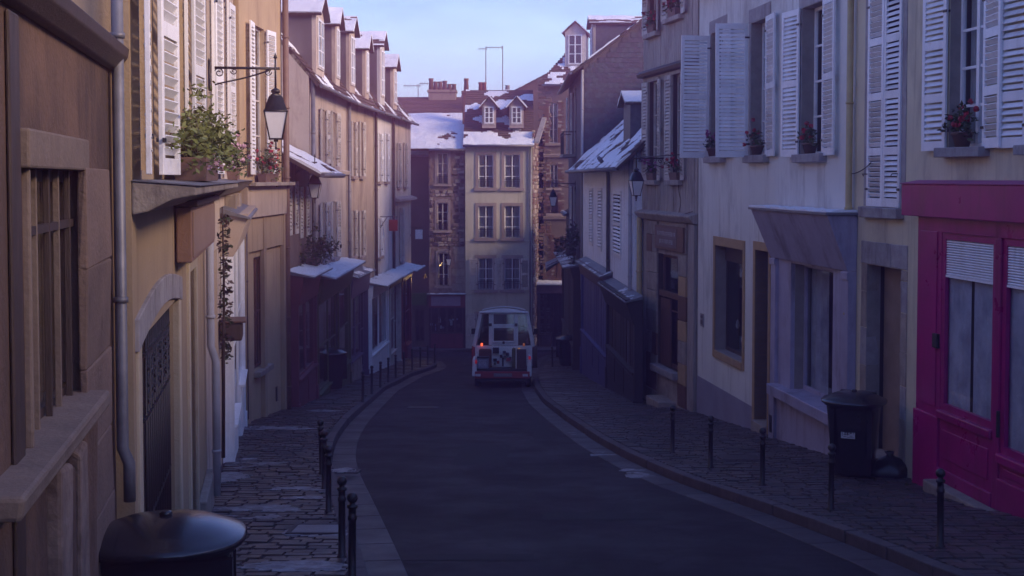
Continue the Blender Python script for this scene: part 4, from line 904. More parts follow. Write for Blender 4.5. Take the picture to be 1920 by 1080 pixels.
def cable(label, pts, r=.008):
    b = Vector(pts[-1]); t = thing('cable', label, 'cable', b); MB().tube([Vector(q) - b for q in pts], r, 5).build('wire', RUBBER, t); return t
def sagline(a, b, sag, n=10): return [Vector(a) + (Vector(b) - Vector(a)) * (i / n) - Vector((0, 0, sag * 4 * (i / n) * (1 - i / n))) for i in range(n + 1)]
cable('black cable looping down the boards under the near flower trough', [Wworld(W3, W3.sz(1278, 340)[0] + .1 * sin(k * .9), .05, W3.zz(1282, 338 + k * 8)) for k in range(9)])
cable('thin cable strung along the cream wall above the lilac shop', sagline(Wworld(W1, .1, .06, W1.zz(1590, 326)), Wworld(W2, W2.sz(1640, 310)[0], .06, W2.zz(1640, 305)), .05))
cable('cable sagging across the front of the boarded house', sagline(Wworld(W3, .1, .1, W3.zz(1300, 396)), Wworld(W3, W3.L - .1, .1, W3.zz(1208, 398)), .12))
# ------------------------------------------------------------------ end of the street
def pitched(px, py, Y): d = ray(px, py); return d * (Y / d.y)
FY = 66.3
CRM = mat('cream_facade', (.62, .59, .48), (.55, .52, .43), .8, .85, .2, 40, dirt=(.36, .33, .25), streak=.6, dscale=.6, dlo=.55, dhi=.75)
SURR = mat('grey_surround', (.36, .29, .27), (.29, .235, .22), 5, .85, .25, 40)
AC, BC = ((998 - 960) / 2400 * FY, FY), ((872.5 - 960) / 2400 * FY, FY); WC = Wall(AC, BC); q = WC.rect
cw = [q(x0, x1, y0, y1) for y0, y1 in ((290, 352), (386, 446), (484, 543)) for x0, x1 in ((897, 925), (946, 975))]
cg = [q(893, 917, 588, 650), q(945, 985, 588, 650)]
HC = House('cream house facing up the street with six tall windows and two dormers', AC, BC, 1.93, CRM, 8, cw + cg, reveal=.18)
for i, (a, b, c, d) in enumerate(cw):
    window(HC.o, a, b, c, d, -.14, WHITE, 3, 2, CURT if i % 2 else CURT, fr=.045)
    MB().box(a - .16, a, .002, .035, c, d + .16).box(b, b + .16, .002, .035, c, d + .16).box(a, b, .002, .035, d, d + .16).build('window_surround', SURR, HC.o)
    rough_box(a - .22, b + .22, -.1, .10, c - .16, c, .006).build('sill', SURR, HC.o)
    bar_rail(HC.o, a, b, .03, c + .02, c + .45, 6)
    if i >= 4: shutter(HC.o, b + .05, .06, c, d, .42, 3, OFFWHITE, True); shutter(HC.o, a - .05, .06, c, d, .42, 177, OFFWHITE, True)
for a, b, c, d in cg:
    window(HC.o, a, b, c, d, -.14, OFFWHITE, 2, 2); MB().box(a - .1, a, .002, .03, c - 1, d + .1).box(b, b + .1, .002, .03, c - 1, d + .1).box(a, b, .002, .03, d, d + .1).build('window_surround', SURR, HC.o)
    shutter(HC.o, b + .05, .05, c - .5, d, .5, 3, OFFWHITE, True)
for k in (450, 358): z = WC.zz(935, k); MB().box(0.01, HC.L - .01, .001, .012, z - .05, z).build('string_course', CRM, HC.o)
def sb(a, b): return (.45 if b < .22 else 0) + .6 * max(0, .5 - abs(a - .12 - b * .55) * 3.2) + .5 * max(0, .4 - abs(a - .5 - b * .5) * 3.5) - .25
roof(HC, 36, .3, .1, .1, snow=.55, seed=4, snow_b=sb)
for x0, x1 in ((904, 930), (955, 982)):
    a = WC.sz(x1, 215, -.55)[0]; b = WC.sz(x0, 215, -.55)[0]
    dormer(HC, a, b, -.55, WC.zz(940, 240, -.55), WC.zz(940, 196, -.55), 2.4, SURR, True, .72, 11 + x0 % 3, rise=.42)
# its splayed rubble side wall
mb = MB(); zt = HC.top; mb.hexa([(0, -.01, -1), (-.02, 0, -1), (-.95, -7, -1), (-.9, -7, -1), (0, -.01, zt), (-.02, 0, zt), (-.95, -7, zt + 1.4), (-.9, -7, zt + 1.4)]); sw = mb.build('side_wall', RUBBLE, HC.o)
dv = Vector((-.93, -7, 0)); Ls = dv.length; dv.normalize(); nv = Vector((-dv.y, dv.x, 0)); nv = -nv if nv.x > 0 else nv
stones(sw, lambda a, b, h: Vector((-.02, 0, -1)) + dv * a + nv * h + Vector((0, 0, b)), Ls, zt + 1.6, [RUBBLE, RUBBLE, RUBBLE2, BRICK], .42, .2, .06, 5)
MB().hexa([(-.1, .25, zt - .12), (-.35, .25, zt - .12), (-1.25, -4.6, zt + 2.55), (-1.0, -4.6, zt + 2.55), (-.1, .25, zt), (-.35, .25, zt), (-1.25, -4.6, zt + 2.7), (-1.0, -4.6, zt + 2.7)]).build('verge', GREYSTONE, HC.o)
downpipe('grey drainpipe down the right edge of the cream house', [Wworld(WC, .1, .08, zt - .1), Wworld(WC, .1, .08, 0.05)], .05, ZINC)
# rubble stone house to its left
AS, BS = (BC[0] - .01, FY + .25), ((804 - 960) / 2400 * (FY + .25), FY + .25); WS = Wall(AS, BS); q = WS.rect
sw3 = [q(820, 840, 287, 345), q(820, 840, 380, 432), q(822, 841, 474, 536)]
HS = House('rubble stone house with three narrow windows over a small shop', AS, BS, 1.72, RUBBLE, 7, sw3, reveal=.16)
for i, (a, b, c, d) in enumerate(sw3):
    window(HS.o, a, b, c, d, -.12, OFFWHITE, 3, 2, CURT if i < 1 else None, fr=.045); MB().box(a - .13, a, .002, .03, c, d + .13).box(b, b + .13, .002, .03, c, d + .13).box(a, b, .002, .03, d, d + .2).build('window_surround', SURR, HS.o)
    rough_box(a - .2, b + .2, -.1, .12, c - .12, c, .006).build('sill', SURR, HS.o); bar_rail(HS.o, a, b, .05, c + .02, c + .4, 6)
zas = WS.zz(838, 462)
stones(HS.o, lambda a, b, h: Vector((.03 + a, h, zas + b)), HS.L - .05, HS.top - zas - .05, [RUBBLE, RUBBLE2, RUBBLE, WOOD], .26, .17, .045, 3, holes=[(h[0] - .22, h[1] + .14, h[2] - zas - .15, h[3] - zas + .2) for h in sw3])
z = WS.zz(838, 545); rnd = random.Random(6)
while z < zas - .05:
    x = 0.02
    while x < HS.L - .1:
        ww = min(rnd.uniform(.4, .75), HS.L - .02 - x); c = sw3[2]
        if not (x + ww > c[0] - .14 and x < c[1] + .14 and z + .38 > c[2] - .15 and z < c[3] + .2): rough_box(x + .008, x + ww - .008, -.05, .025, z + .006, z + .372, .005).build('stone_block', STONE, HS.o)
        x += ww
    z += .38
roof(HS, 30, .35, .0, 1.6, snow=.72, seed=2, gut=True, ridge=2.1)
T = on_wall('storefront', 'small maroon shop front with blank lilac sign under the rubble house', 'shop front', WS, 'timber shop fronts')
MAR = mat('maroon_paint', (.16, .03, .04), (.12, .02, .03), 4, .5, .15, 50); LIL = mat('lilac_sign', (.26, .22, .30), (.22, .18, .26), 4, .6)
zf0, zf1, zr, zb = WS.zz(838, 576), WS.zz(838, 552), WS.zz(838, 624), WS.zz(838, 655)
bx(T, 'fascia', .0, HS.L, .03, .22, zf0, zf1, MAR); bx(T, 'sign_panel', .25, HS.L - .12, .22, .24, zf0 + .1, zf1 - .08, LIL); cpy = bx(T, 'canopy', -.05, HS.L + .1, .03, .42, zf1 + .003, zf1 + .05, ZINC); snow_top(cpy, -.03, HS.L + .08, .05, .41, zf1 + .045, 0, .6, 5)
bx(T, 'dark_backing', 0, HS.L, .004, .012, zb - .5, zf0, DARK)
for k in range(4):
    a = .12 + k * (HS.L - .2) / 4; b = a + (HS.L - .2) / 4 - .02; window(T, a, b, zr, zf0, .08, WOOD, 1, 1, fr=.05, curtain=None); bx(T, 'riser_panel', a, b, .03, .16, zb - .5, zr - .02, MAR)
mb = MB()
for k in range(22): x = .25 + rnd.random() * 1.6; z = zr + .05 + rnd.random() * .7; mb.box(x, x + rnd.uniform(.05, .14), .02, .05, z, z + rnd.uniform(.08, .22), rnd.randrange(3))
mb.build('display_goods', [CURT, BROWN, LIL], T, kind='stuff')
# brown shaded house closing the corner
AD, BD = (BS[0] - .02, FY + .8), (-7.6, FY + .8); WD = Wall(AD, BD)
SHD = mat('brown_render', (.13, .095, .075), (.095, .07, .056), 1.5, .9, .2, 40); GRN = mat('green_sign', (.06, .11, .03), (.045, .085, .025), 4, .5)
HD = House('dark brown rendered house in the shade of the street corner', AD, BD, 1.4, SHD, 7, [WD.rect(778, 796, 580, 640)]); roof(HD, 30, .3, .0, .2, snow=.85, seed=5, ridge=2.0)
T = on_wall('shop_sign', 'plain green shop sign on the dark corner house', 'sign', WD); bx(T, 'board', .15, 1.5, .02, .12, WD.zz(785, 572), WD.zz(785, 549), GRN); bx(T, 'panel', .22, 1.43, .12, .13, WD.zz(785, 569), WD.zz(785, 552), GRN)
r = WD.rect(778, 796, 580, 640); window(HD.o, *r, -.15, WOOD, 2, 2)
# brick trimmed narrow house to the right of the cream house
A6, B6 = (3.3, 68.3), ((1019 - 960) / 2400 * 68.5, 68.5); W6 = Wall(A6, B6); q = W6.rect
MIX = mat('patched_render', (.20, .155, .14), (.14, .105, .096), 1.6, .9, .4, 30)
b6 = [q(1029, 1046, 193, 268), q(1031, 1046, 309, 352), q(1031, 1046, 366, 400), q(1040, 1056, 445, 525)]
H6 = House('narrow patched house with brick window surrounds right of the cream house', A6, B6, 5.35, MIX, 4.4, b6, reveal=.16)
for i, (a, b, c, d) in enumerate(b6):
    if i < 2: window(H6.o, a, b, c, d, -.12, OFFWHITE, 3, 2, CURT, fr=.045)
    if i == 2: window(H6.o, a, b, c, d, -.12, WOOD, 2, 2, None, fr=.045)
    if i == 3: shutter(H6.o, a, .02, c, d, (b - a) / 2 - .01, 0, BROWN, True); shutter(H6.o, b, .02, c, d, (b - a) / 2 - .01, 180, BROWN, True)
    rough_box(a - .2, b + .2, -.1, .10, c - .14, c, .006).build('sill', SURR, H6.o)
    if i in (1, 2): bar_rail(H6.o, a - .1, b + .1, .06, c + .02, c + .4, 6)
    mb = MB(); zz0 = c; k = 0
    while zz0 < d + .1:
        for sgn, e in ((-1, a), (1, b)):
            wq = .34 if k % 2 else .22; x0, x1 = (e - wq, e) if sgn < 0 else (e, e + wq); nbk = 2 if k % 2 else 1
            for m_ in range(nbk): mb.box(x0 + (x1 - x0) * m_ / nbk + .006, x0 + (x1 - x0) * (m_ + 1) / nbk - .006, .001, .028 + rnd.uniform(0, .012), zz0 + .006, zz0 + .084, 0 if rnd.random() < .8 else 1)
        zz0 += .09; k += 1
    mb.build('bricks', [BRICK, RUBBLE2], H6.o, kind='stuff')
stones(H6.o, lambda a, b, h: Vector((1.2 + a, h, b)), .75, H6.top, [RUBBLE, MIX, BRICK], .3, .16, .03, 9, cover=.6)
for z in (W6.zz(1035, 292), W6.zz(1035, 408)): MB().sweepx([(.001, z - .1), (.1, z - .08), (.13, z + .06), (.001, z + .1)], 0, H6.L).build('string_course', SURR, H6.o)
_, z6 = roof(H6, 40, .45, .1, .25, snow=.5, seed=14, ridge=2.1, hip=.45)
dormer(H6, -.55, .55, -.75, W6.zz(1075, 136, -.9), W6.zz(1075, 58, -.9), 2.5, OFFWHITE, True, .6, 3, rise=.5)
shopfront(W6, 'dark shop front with goods behind glass at the end of the street', W6.sz(1062, 600, .3)[0], W6.sz(1008, 600, .3)[0], W6.zz(1035, 528, .3), 0.1, DKP, .9, .6, .5, 4, 0, .95, 1, .15, 12, fmat=MAUVE, shade=9)
t = on_wall('display_case', 'small pale goods hung inside the dark end shop window', 'goods', W6); mb = MB()
for k in range(14): x = 1.0 + rnd.random() * 1.2; z = .9 + rnd.random() * 1.2; mb.lathe([(.03, z), (.06, z + .08), (.03, z + .16)], 7, 0, x, .35)
mb.build('goods', [BROWN], t)
# roofs and chimneys behind
def back_house(label, cx, Y, wd, D, eave, pitch, snow, seed, wallm=SHD, snow_b=None):
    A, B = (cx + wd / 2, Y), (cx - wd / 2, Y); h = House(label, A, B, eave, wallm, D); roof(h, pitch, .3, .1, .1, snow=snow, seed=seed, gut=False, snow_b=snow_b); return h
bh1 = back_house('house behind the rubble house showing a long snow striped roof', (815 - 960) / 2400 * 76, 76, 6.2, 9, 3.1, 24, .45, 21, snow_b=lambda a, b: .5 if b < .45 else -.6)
Pq = lambda x, y: pitched(x, y, 80)
t = thing('house', 'farther dark roofed house whose roofline climbs behind the cream house dormers', 'house', (2.0, 80, -4))
pr = [(Pq(x, y).x - 2.0, Pq(x, y).z + 4) for x, y in ((925, 330), (925, 196), (952, 178), (1050, 127), (1075, 140), (1075, 330))]
MB().prism(pr, 0, 9).build('wall', SHD, t)
for (q0, q1) in ((pr[2], pr[3]),):
    v = Vector((q1[0] - q0[0], 0, q1[1] - q0[1])); slope(t, (q0[0], 9.2, q0[1] + .06), (0, -1, 0), v, 9.4, v.length, SLATE, .3, 22, .5, .4, .1)
bh4 = back_house('dark tiled roof behind the cream house between the chimneys', (905 - 960) / 2400 * 78, 78, 2.6, 6, 3.6, 30, .2, 24)
bh3 = back_house('low snow covered house at the far left of the skyline', (775 - 960) / 2400 * 88, 88, 5.0, 7, 4.0, 26, .9, 23)
CHM = mat('chimney_render', (.30, .24, .19), (.23, .185, .15), 3, .9, .4, 30, dirt=(.15, .12, .10), dscale=1.5)
def chimney(label, x0p, x1p, ytop, ybot, Y, dep, pots, potm, body=CHM, ph=.5):
    a, b = pitched(x0p, ytop, Y), pitched(x1p, ybot, Y); t = thing('chimney', label, 'chimney', ((a.x + b.x) / 2, Y, b.z - 1)); wd = b.x - a.x; h = a.z - b.z + 1
    bx(t, 'stack', -wd / 2, wd / 2, 0, dep, 0, h, body, .03); bx(t, 'coping', -wd / 2 - .06, wd / 2 + .06, -.06, dep + .06, h - .12, h + .06, body, .03)
    for k, hh in enumerate(pots):
        x = -wd / 2 + wd * (k + .5) / len(pots); MB().lathe([(.16, h + .05), (.13, h + .05 + hh * .8), (.155, h + .05 + hh * .85), (.15, h + .05 + hh), (.10, h + .05 + hh), (.10, h + .03 + hh * .7)], 10, 0, x, dep / 2).build('chimney_pot', potm, t)
chimney('broad rendered chimney with six pots on the skyline', 803, 855, 170, 208, 80, 1.0, [.75, .55, .55, .6, .4, .4], POT)
chimney('slender dark chimney with a tall single pot', 867, 881, 172, 200, 76, .5, [.75], BRICK, BRICK)
chimney('pair of red clay pots on a low stack', 898, 911, 174, 190, 78, .4, [.6, .6], mat('red_clay', (.22, .07, .05), (.17, .05, .04)), BRICK)
chimney('small white chimney stack beside the antenna mast', 946, 957, 170, 190, 80, .4, [.3], GREYSTONE, WHITEW)
def antenna(label, px, ytop, ybot, Y, booms):
    p = pitched(px, ybot, Y); tz = pitched(px, ytop, Y).z - p.z; t = thing('tv_antenna', label, 'antenna', p); MB().tube([(0, 0, -1.5), (0, 0, tz)], [.035, .025], 6).build('mast', ZINC, t)
    for (x0, x1, dz, n) in booms:
        b = MB(); b.tube([(x0, 0, tz - dz), (x1, 0, tz - dz)], .02, 6); 
        for k in range(n): x = x0 + (x1 - x0) * (k + .5) / n; b.tube([(x, -.3, tz - dz), (x, .3, tz - dz)], .012, 5); b.tube([(x, 0, tz - dz - .12), (x, 0, tz - dz + .1)], .012, 5)
        b.build('boom', ZINC, t)
antenna('tall thin antenna mast with a short boom, left of the pair', 911, 87, 172, 79, [(-.45, .1, .15, 3)])
antenna('tall thin antenna mast with long boom, right of the pair', 942.5, 86, 190, 79, [(-1.05, .03, .1, 6)])
antenna('low spidery antenna over the far left roof', 784, 158, 192, 84, [(-.95, .2, .1, 6)])
antenna('low antenna with long boom beside the broad chimney', 807, 156, 176, 82, [(-.7, .15, .02, 6)])
# ------------------------------------------------------------------ left row, from the far corner back to the camera
PK = mat('pink_tan_render', (.56, .47, .40), (.47, .39, .33), 1.2, .85, .25, 45, dirt=(.28, .21, .17), streak=.6, dscale=.9)
PK2 = mat('tan_render', (.48, .385, .31), (.40, .32, .255), 1.2, .85, .25, 45, dirt=(.24, .18, .14), streak=.6, dscale=.9)
GRW = mat('pale_grey_render', (.66, .63, .62), (.57, .54, .53), 1.1, .85, .25, 45, dirt=(.36, .32, .30), streak=.6, dscale=.9)
YEL = mat('warm_yellow_render', (.43, .32, .20), (.36, .265, .165), .9, .85, .25, 45, dirt=(.27, .195, .13), streak=.6, dscale=.7, dlo=.5, dhi=.75)
EAVE = 2.95
pts_l = {'H': ((-4.83, 61.2), (-5.10, 54.75)), 'G': ((-5.13, 54.7), (-5.33, 50.05)), 'F': ((-5.38, 50.0), (-5.63, 43.65)), 'E': ((-5.62, 43.6), (-5.60, 35.4)), 'D': ((-5.62, 35.35), (-5.60, 31.3))}
def lhouse(key, label, m, win, dorm, seed, rails=False, eave=EAVE, curt=None, smat=OFFWHITE, ledge=()):
    A, B = pts_l[key]; W = Wall(A, B); rs = [W.rect(*r) for r in win]
    h = House(label, A, B, eave, m, 7, rs, reveal=.15)
    for r in rs:
        a, b, c, d = r; window(h.o, a, b, c, d, -.12, OFFWHITE, 3, 2, curt, fr=.05)
        wl = min(.5, (b - a) * .5); shutter(h.o, b + .03, .05, c - .02, d, wl, 172 - 172 + 6, smat, W.A.y > 48, 2, pitch=.09); shutter(h.o, a - .03, .05, c - .02, d, wl, 174, smat, W.A.y > 48, 2, pitch=.09)
        sill(h, a, b, c, .13, .12, SURR)
    roof(h, 50, .30, .0, .0, snow=.35, seed=seed, gmat=m)
    for (Yf, wd, zt) in dorm:
        s = (W.A.y - Yf); dormer(h, s - wd / 2, s + wd / 2, .0, EAVE - .1 - W.z, zt - .35 - W.z, 2.3, m, True, .8, seed + 3, rise=.32 + wd * .14, cheek=SLW)
    for z in ledge: MB().sweepx([(.001, z - .1), (.1, z - .06), (.14, z + .05), (.001, z + .09)], 0, h.L).build('string_course', m, h.o)
    return h, W
HE, WE = lhouse('E', 'pinkish tan house with closed looking shutters under five dormers', PK, [(601, 609, 205, 305), (621, 629, 210, 312), (601, 609, 380, 480), (621, 629, 378, 482)], [(37.6, 1.6, 5.15), (41.4, 1.0, 5.35)], 31, ledge=(3.9 + 3.2,))
HF, WF = lhouse('F', 'tan house with narrow white shutters between the left row drainpipes', PK2, [(659, 664, 228, 330), (674, 679, 228, 330), (659, 664, 395, 480), (674, 679, 395, 480)], [(44.9, 1.15, 5.5), (48.3, .85, 5.3)], 32)
HG, WG = lhouse('G', 'pale grey rendered house with tall shutters over the white shop', GRW, [(708, 713, 250, 340), (721, 725, 250, 340), (708, 713, 410, 480)], [(52.0, 1.3, 5.75)], 33, smat=WHITE)
HH, WH = lhouse('H', 'pale house at the far end of the left row by the corner', PK, [(745, 748, 268, 350), (757, 760, 268, 350), (750, 753, 390, 490)], [(55.6, 1.2, 5.2)], 34)
MB().sweepx([(.001, WH.zz(752, 378)), (.3, WH.zz(752, 376)), (.3, WH.zz(752, 372)), (.001, WH.zz(752, 368))], 0, HH.L).build('string_course', SURR, HH.o)
for W, s, lab in ((WE, .1, 'drainpipe between the pinkish house and the tan house'), (WF, .12, 'dark drainpipe between the tan house and the pale grey house'), (WG, .1, 'drainpipe at the far side of the pale grey house'), (WE, 8.1, 'drainpipe at the near corner of the pinkish house')):
    downpipe(lab, [Wworld(W, s, .10, EAVE - .2 - W.z), Wworld(W, s, .10, W.ground(s) + .05)], .06, WOOD if W is not WE else ZINC)
# low recessed house D with snowy eave
WDn = Wall(*pts_l['D']); qd = WDn.rect; dws = [qd(545, 552, 340, 440), qd(566, 573, 350, 445), qd(540, 552, 575, 700)]
dr_ = mat('umber_render', (.22, .15, .115), (.16, .11, .085), 2, .9, .4, 30, dirt=(.11, .075, .06), dscale=1.2)
HDl = House('low umber house with a deep snowy eave behind the corner pipe', *pts_l['D'], .62, dr_, 6.5, dws, reveal=.15)
roof(HDl, 29, .92, .0, .0, snow=.75, seed=41, gmat=dr_)
for i, (a, b, c, d) in enumerate(dws[:2]): shutter(HDl.o, a - .0, .03, c, d, .45, 180, OFFWHITE, panels=2, pitch=.09); shutter(HDl.o, b, .03, c, d, .45, 0, OFFWHITE, panels=2, pitch=.09); window(HDl.o, a, b, c, d, -.1, OFFWHITE, 3, 2)
a, b, c, d = dws[2]; window(HDl.o, a, b, c, d, -.1, WOOD, 3, 2)
stones(HDl.o, lambda a, b, h: Vector((2.1 + a, h, WDn.ground(2.) + b)), 1.9, 2.6, [RUBBLE, dr_, RUBBLE2], .3, .2, .03, 12, holes=[(dws[2][0] - 2.1, dws[2][1] - 2.1, -9, 9)], cover=.8)
t = thing('wall_plant', 'dark bushy plant on the wall above the maroon shop', 'plant', Wworld(WDn, .9, .35, WDn.zz(575, 475)), WDn.rz); leaves_cluster(700, 0, 0, .1, .6, .4, .4, .06, [LEAF2, LEAF], random.Random(8), clumps=16).build('leaves', [LEAF2, LEAF], t, kind='stuff'); bx(t, 'pot', -.3, .3, -.25, .05, -.35, -.1, POT)
# shops of the left row
MARN = mat('dull_maroon', (.17, .05, .07), (.13, .035, .05), 4, .5, .12, 50); OLV = mat('olive_green_paint', (.075, .085, .03), (.055, .065, .022), 4, .5, .12, 50); PUR = mat('violet_grey_paint', (.115, .085, .15), (.085, .062, .115), 4, .5, .12, 50)
REDP = mat('dark_red_paint', (.22, .02, .02), (.16, .014, .014), 4, .5, .12, 50); OCH = mat('ochre_fascia', (.30, .23, .08), (.24, .18, .06), 4, .6)
def sp(W, px, n=.4): return W.sz(px, 600, n)[0]
shopfront(WDn, 'dull maroon shop front with a snow capped awning', sp(WDn, 602), sp(WDn, 567), WDn.zz(582, 505, .45), WDn.ground(2), MARN, .3, .85, .8, 2, .12, .95, None, .3, 4, shade=9, trans=False)
shopfront(WE, 'olive green shop front under a long snowy canopy', sp(WE, 664), sp(WE, 604), WE.zz(632, 502, .45), WE.ground(3), OLV, .3, .85, .6, 3, .14, .97, 1, .35, 5, shade=9)
shopfront(WF, 'violet grey shop front with low stone riser in the left row', sp(WF, 697), sp(WF, 664), WF.zz(682, 506, .4), WF.ground(3), PUR, .28, .85, 1.0, 3, .08, .4, 0, .2, 6, rmat=STONE, shade=9)
shopfront(WG, 'white painted shop front under a snowy canopy', sp(WG, 734), sp(WG, 702), WG.zz(718, 527, .6), WG.ground(2), WHITE, .3, .6, 1.1, 2, .05, .98, None, .55, 7, shade=9, trans=False)
shopfront(WH, 'ochre signed shop front next to the white shop', sp(WH, 757), sp(WH, 737), WH.zz(748, 513, .6), WH.ground(4), OFFWHITE, .3, .6, .9, 2, .05, .98, 0, .5, 8, fmat=OCH, shade=9)
shopfront(WH, 'dark red shop front lit by a small lamp at the corner', sp(WH, 776), sp(WH, 759), WH.zz(768, 503, .6), WH.ground(1), REDP, .3, .6, .8, 2, .05, .98, 1, .6, 9, shade=9)
p = Wworld(WH, .5, .75, WH.zz(778, 520, .6) - .15)
t = thing('shop_lamp', 'small lit yellow lamp under the snowy canopy of the red shop', 'lamp', p, WH.rz); MB().lathe([(.10, -.12), (.03, .06), (.02, .1)], 10).build('shade', mat('lamp_shade', (.5, .35, .1)), t); MB().lathe([(.03, -.11), (.05, -.08), (.02, -.03)], 8).build('bulb', emit_mat('bulb_glow', (1, .62, .2), 5), t)
pl = bpy.data.lights.new('shop_lamp_light', 'POINT'); pl.energy = 14; pl.color = (1, .62, .22); pl.shadow_soft_size = .15; lo = bpy.data.objects.new('shop_lamp_light', pl); COL.objects.link(lo); lo.parent = t; lo.location = (0, 0, -.18)
# hanging signs
def hang_sign(label, W, s, z, reach, wd, h, m, frame=IRON):
    t = thing('hanging_sign', label, 'sign', Wworld(W, s, 0, z), W.rz); MB().tube([(0, 0, h / 2 + .12), (0, reach + wd, h / 2 + .12)], .016, 6).tube([(0, 0, -.1), (0, reach * .8, h / 2 + .11)], .012, 6).tube([(0, reach + .05, h / 2), (0, reach + .05, h / 2 + .12)], .01, 5).tube([(0, reach + wd - .05, h / 2), (0, reach + wd - .05, h / 2 + .12)], .01, 5).build('bracket', frame, t)
    bx(t, 'sign_plate', -.02, .02, reach, reach + wd, -h / 2, h / 2, m, .01); bx(t, 'sign_face', -.026, .026, reach + .05, reach + wd - .05, -h / 2 + .05, h / 2 - .05, m); return t
hang_sign('small red and pale hanging sign on the pale grey house', WG, WG.sz(727, 425, .3)[0], WG.zz(722, 425, .4), .35, .35, .45, REDP)
hang_sign('white box sign on a scrolled bracket at the far left corner', WH, .45, WH.zz(767, 446, .4), .25, .35, .45, WHITE)
# ------------------------------------------------------------------ near left houses
def L1(Y, off=0.): return (-.986 - .18 * Y - off, Y)
YC_ = Wall((-5.60, 31.25), (-5.74, 27.05)); YB_ = Wall(L1(27), L1(16.4)); YA_ = Wall(L1(16.35), L1(8.4)); YD_ = Wall(L1(8.38, .12), L1(.6, .12))
def Yr(W, Y0, Y1, z0, z1): # rectangle on a wall from depths and camera-level heights
    a = (W.A.y - Y1) / -W.u.y; b = (W.A.y - Y0) / -W.u.y; return a, b, z0 - W.z, z1 - W.z
def s_of(W, Y): return (W.A.y - Y) / -W.u.y
# --- yellow house
LZ = -.02                                       # ledge level, almost at eye height
u1, u2 = Yr(YA_, 9.0, 9.85, .06, 2.3), Yr(YA_, 12.5, 13.6, .06, 2.3)
dA = Yr(YA_, 8.75, 12.0, gz(12) - .3, -1.12); dB = Yr(YA_, 13.3, 14.3, gz(14.3) - .3, -.98)
HA = House('warm yellow house with a barred door and a planted ledge at eye level', L1(16.35), L1(8.4), 3.2, YEL, 6, [u1, u2, dA, dB], extra=YEL, reveal=.2, z_low=-3)
roof(HA, 22, .4, 0, .1, snow=.6)
for r in (u1, u2):
    a, b, c, d = r; window(HA.o, a, b, c, d, -.15, OFFWHITE, 4, 2)
    shutter(HA.o, b + .01, .06, c - .03, d, .60, 5, WHITE, panels=2, pitch=.085); shutter(HA.o, a - .01, .06, c - .03, d, .66, 173, WHITE, panels=2, pitch=.085)
z0 = LZ - YA_.z
ledge = MB().sweepx([(.002, z0 - .22), (.10, z0 - .20), (.26, z0 - .12), (.42, z0 - .09), (.42, z0 - .03), (.002, z0)], -.05, HA.L).build('ledge', STONE, HA.o, bevel=.012)
MB().sweepx([(.01, z0 + .004), (.44, z0 - .028), (.44, z0 - .02), (.01, z0 + .014)], -.06, HA.L + .01).build('lead_flashing', ZINC, HA.o)
# door: lintel with a shallow arch, pale jambs, iron bars over a dark leaf
a, b, c, d = dA; n = 10
arch = [(a - .25 + (b - a + .5) * i / n, d + .02 + .14 * sin(pi * i / n)) for i in range(n + 1)]
for i in range(n):
    (xa, za), (xb, zb_) = arch[i], arch[i + 1]; MB().prism([(xa + .005, za - .06), (xb - .005, zb_ - .06), (xb - .005, zb_ + .16), (xa + .005, za + .16)], -.05, .03).build('lintel_stone', GREYSTONE, HA.o, bevel=.008)
PJ = mat('pale_jamb', (.50, .42, .30), (.42, .35, .25), 4, .8, .25, 40)
for x0, x1 in ((a - .2, a), (b, b + .2)): bx(HA.o, 'door_jamb', x0, x1, -.05, .02, c, d + .03, PJ)
bx(HA.o, 'side_panel', s_of(YA_, 9.7), b, -.16, -.10, c, d, YEL)
dl = bx(HA.o, 'door', a, s_of(YA_, 9.72), -.17, -.12, c, d, WOOD)
x = a + .08; k = 0
while x < s_of(YA_, 9.75):
    MB().tube([(x, -.08, c), (x, -.08, d - .08)], .013, 6).tube([(x, -.08, d - .08), (x, -.08, d - .02)], [.02, .004], 6).build('door_bar', IRON, dl); x += .17
for z in (d - .25, d - .75, c + 1.3): MB().box(a + .02, s_of(YA_, 9.75), -.09, -.07, z, z + .03).build('cross_bar', IRON, dl)
for i in range(8):
    for j in range(3): MB().tube(scroll((a + .15 + i * .26, -.075, d - .34 - j * .13), .05, 0, 1.0, (Vector((1, 0, 0)), Vector((0, 0, 1))), 10, .9), .008, 5).build('scroll', IRON, dl)
a, b, c, d = dB; bx(HA.o, 'door', a, b, -.19, -.14, c, d, BROWN); bx(HA.o, 'door_jamb', b, b + .16, -.05, .03, c, d + .1, PJ); bx(HA.o, 'door_jamb', a - .16, a, -.05, .03, c, d + .1, PJ); bx(HA.o, 'lintel', a, b, -.05, .03, d, d + .1, PJ)
rough_box(s_of(YA_, 16.2), s_of(YA_, 14.5), .002, .10, gz(16) - YA_.z - .6, gz(16) - YA_.z + .42, .012).build('base_block', STONE, HA.o, bevel=.02)
# brown blind box / sign board fixed under the ledge
T = on_wall('shop_sign', 'brown box sign board hung under the ledge of the yellow house', 'sign', YA_)
SGB = mat('brown_sign', (.24, .14, .10), (.19, .11, .08), 3, .6, .15, 40); a, b = s_of(YA_, 15.6), s_of(YA_, 11.7)
bx(T, 'board', a, b, .02, .16, -.77 - YA_.z, -.26 - YA_.z, SGB, .012); bx(T, 'panel', a + .05, b - .08, .16, .172, -.73 - YA_.z, -.30 - YA_.z, mat('tan_sign_face', (.30, .20, .15), (.25, .165, .12), 2, .6)); bx(T, 'hood', a - .05, b + .1,   .004, .22, -.255 - YA_.z, -.20 - YA_.z, WOOD)
t = thing('planter_bush', 'big yellow green bush overflowing its planter on the ledge', 'plant', Wworld(YA_, s_of(YA_, 11.6), .22, z0), YA_.rz)
bx(t, 'planter', -1.1, .9, -.13, .13, 0, .2, POT)
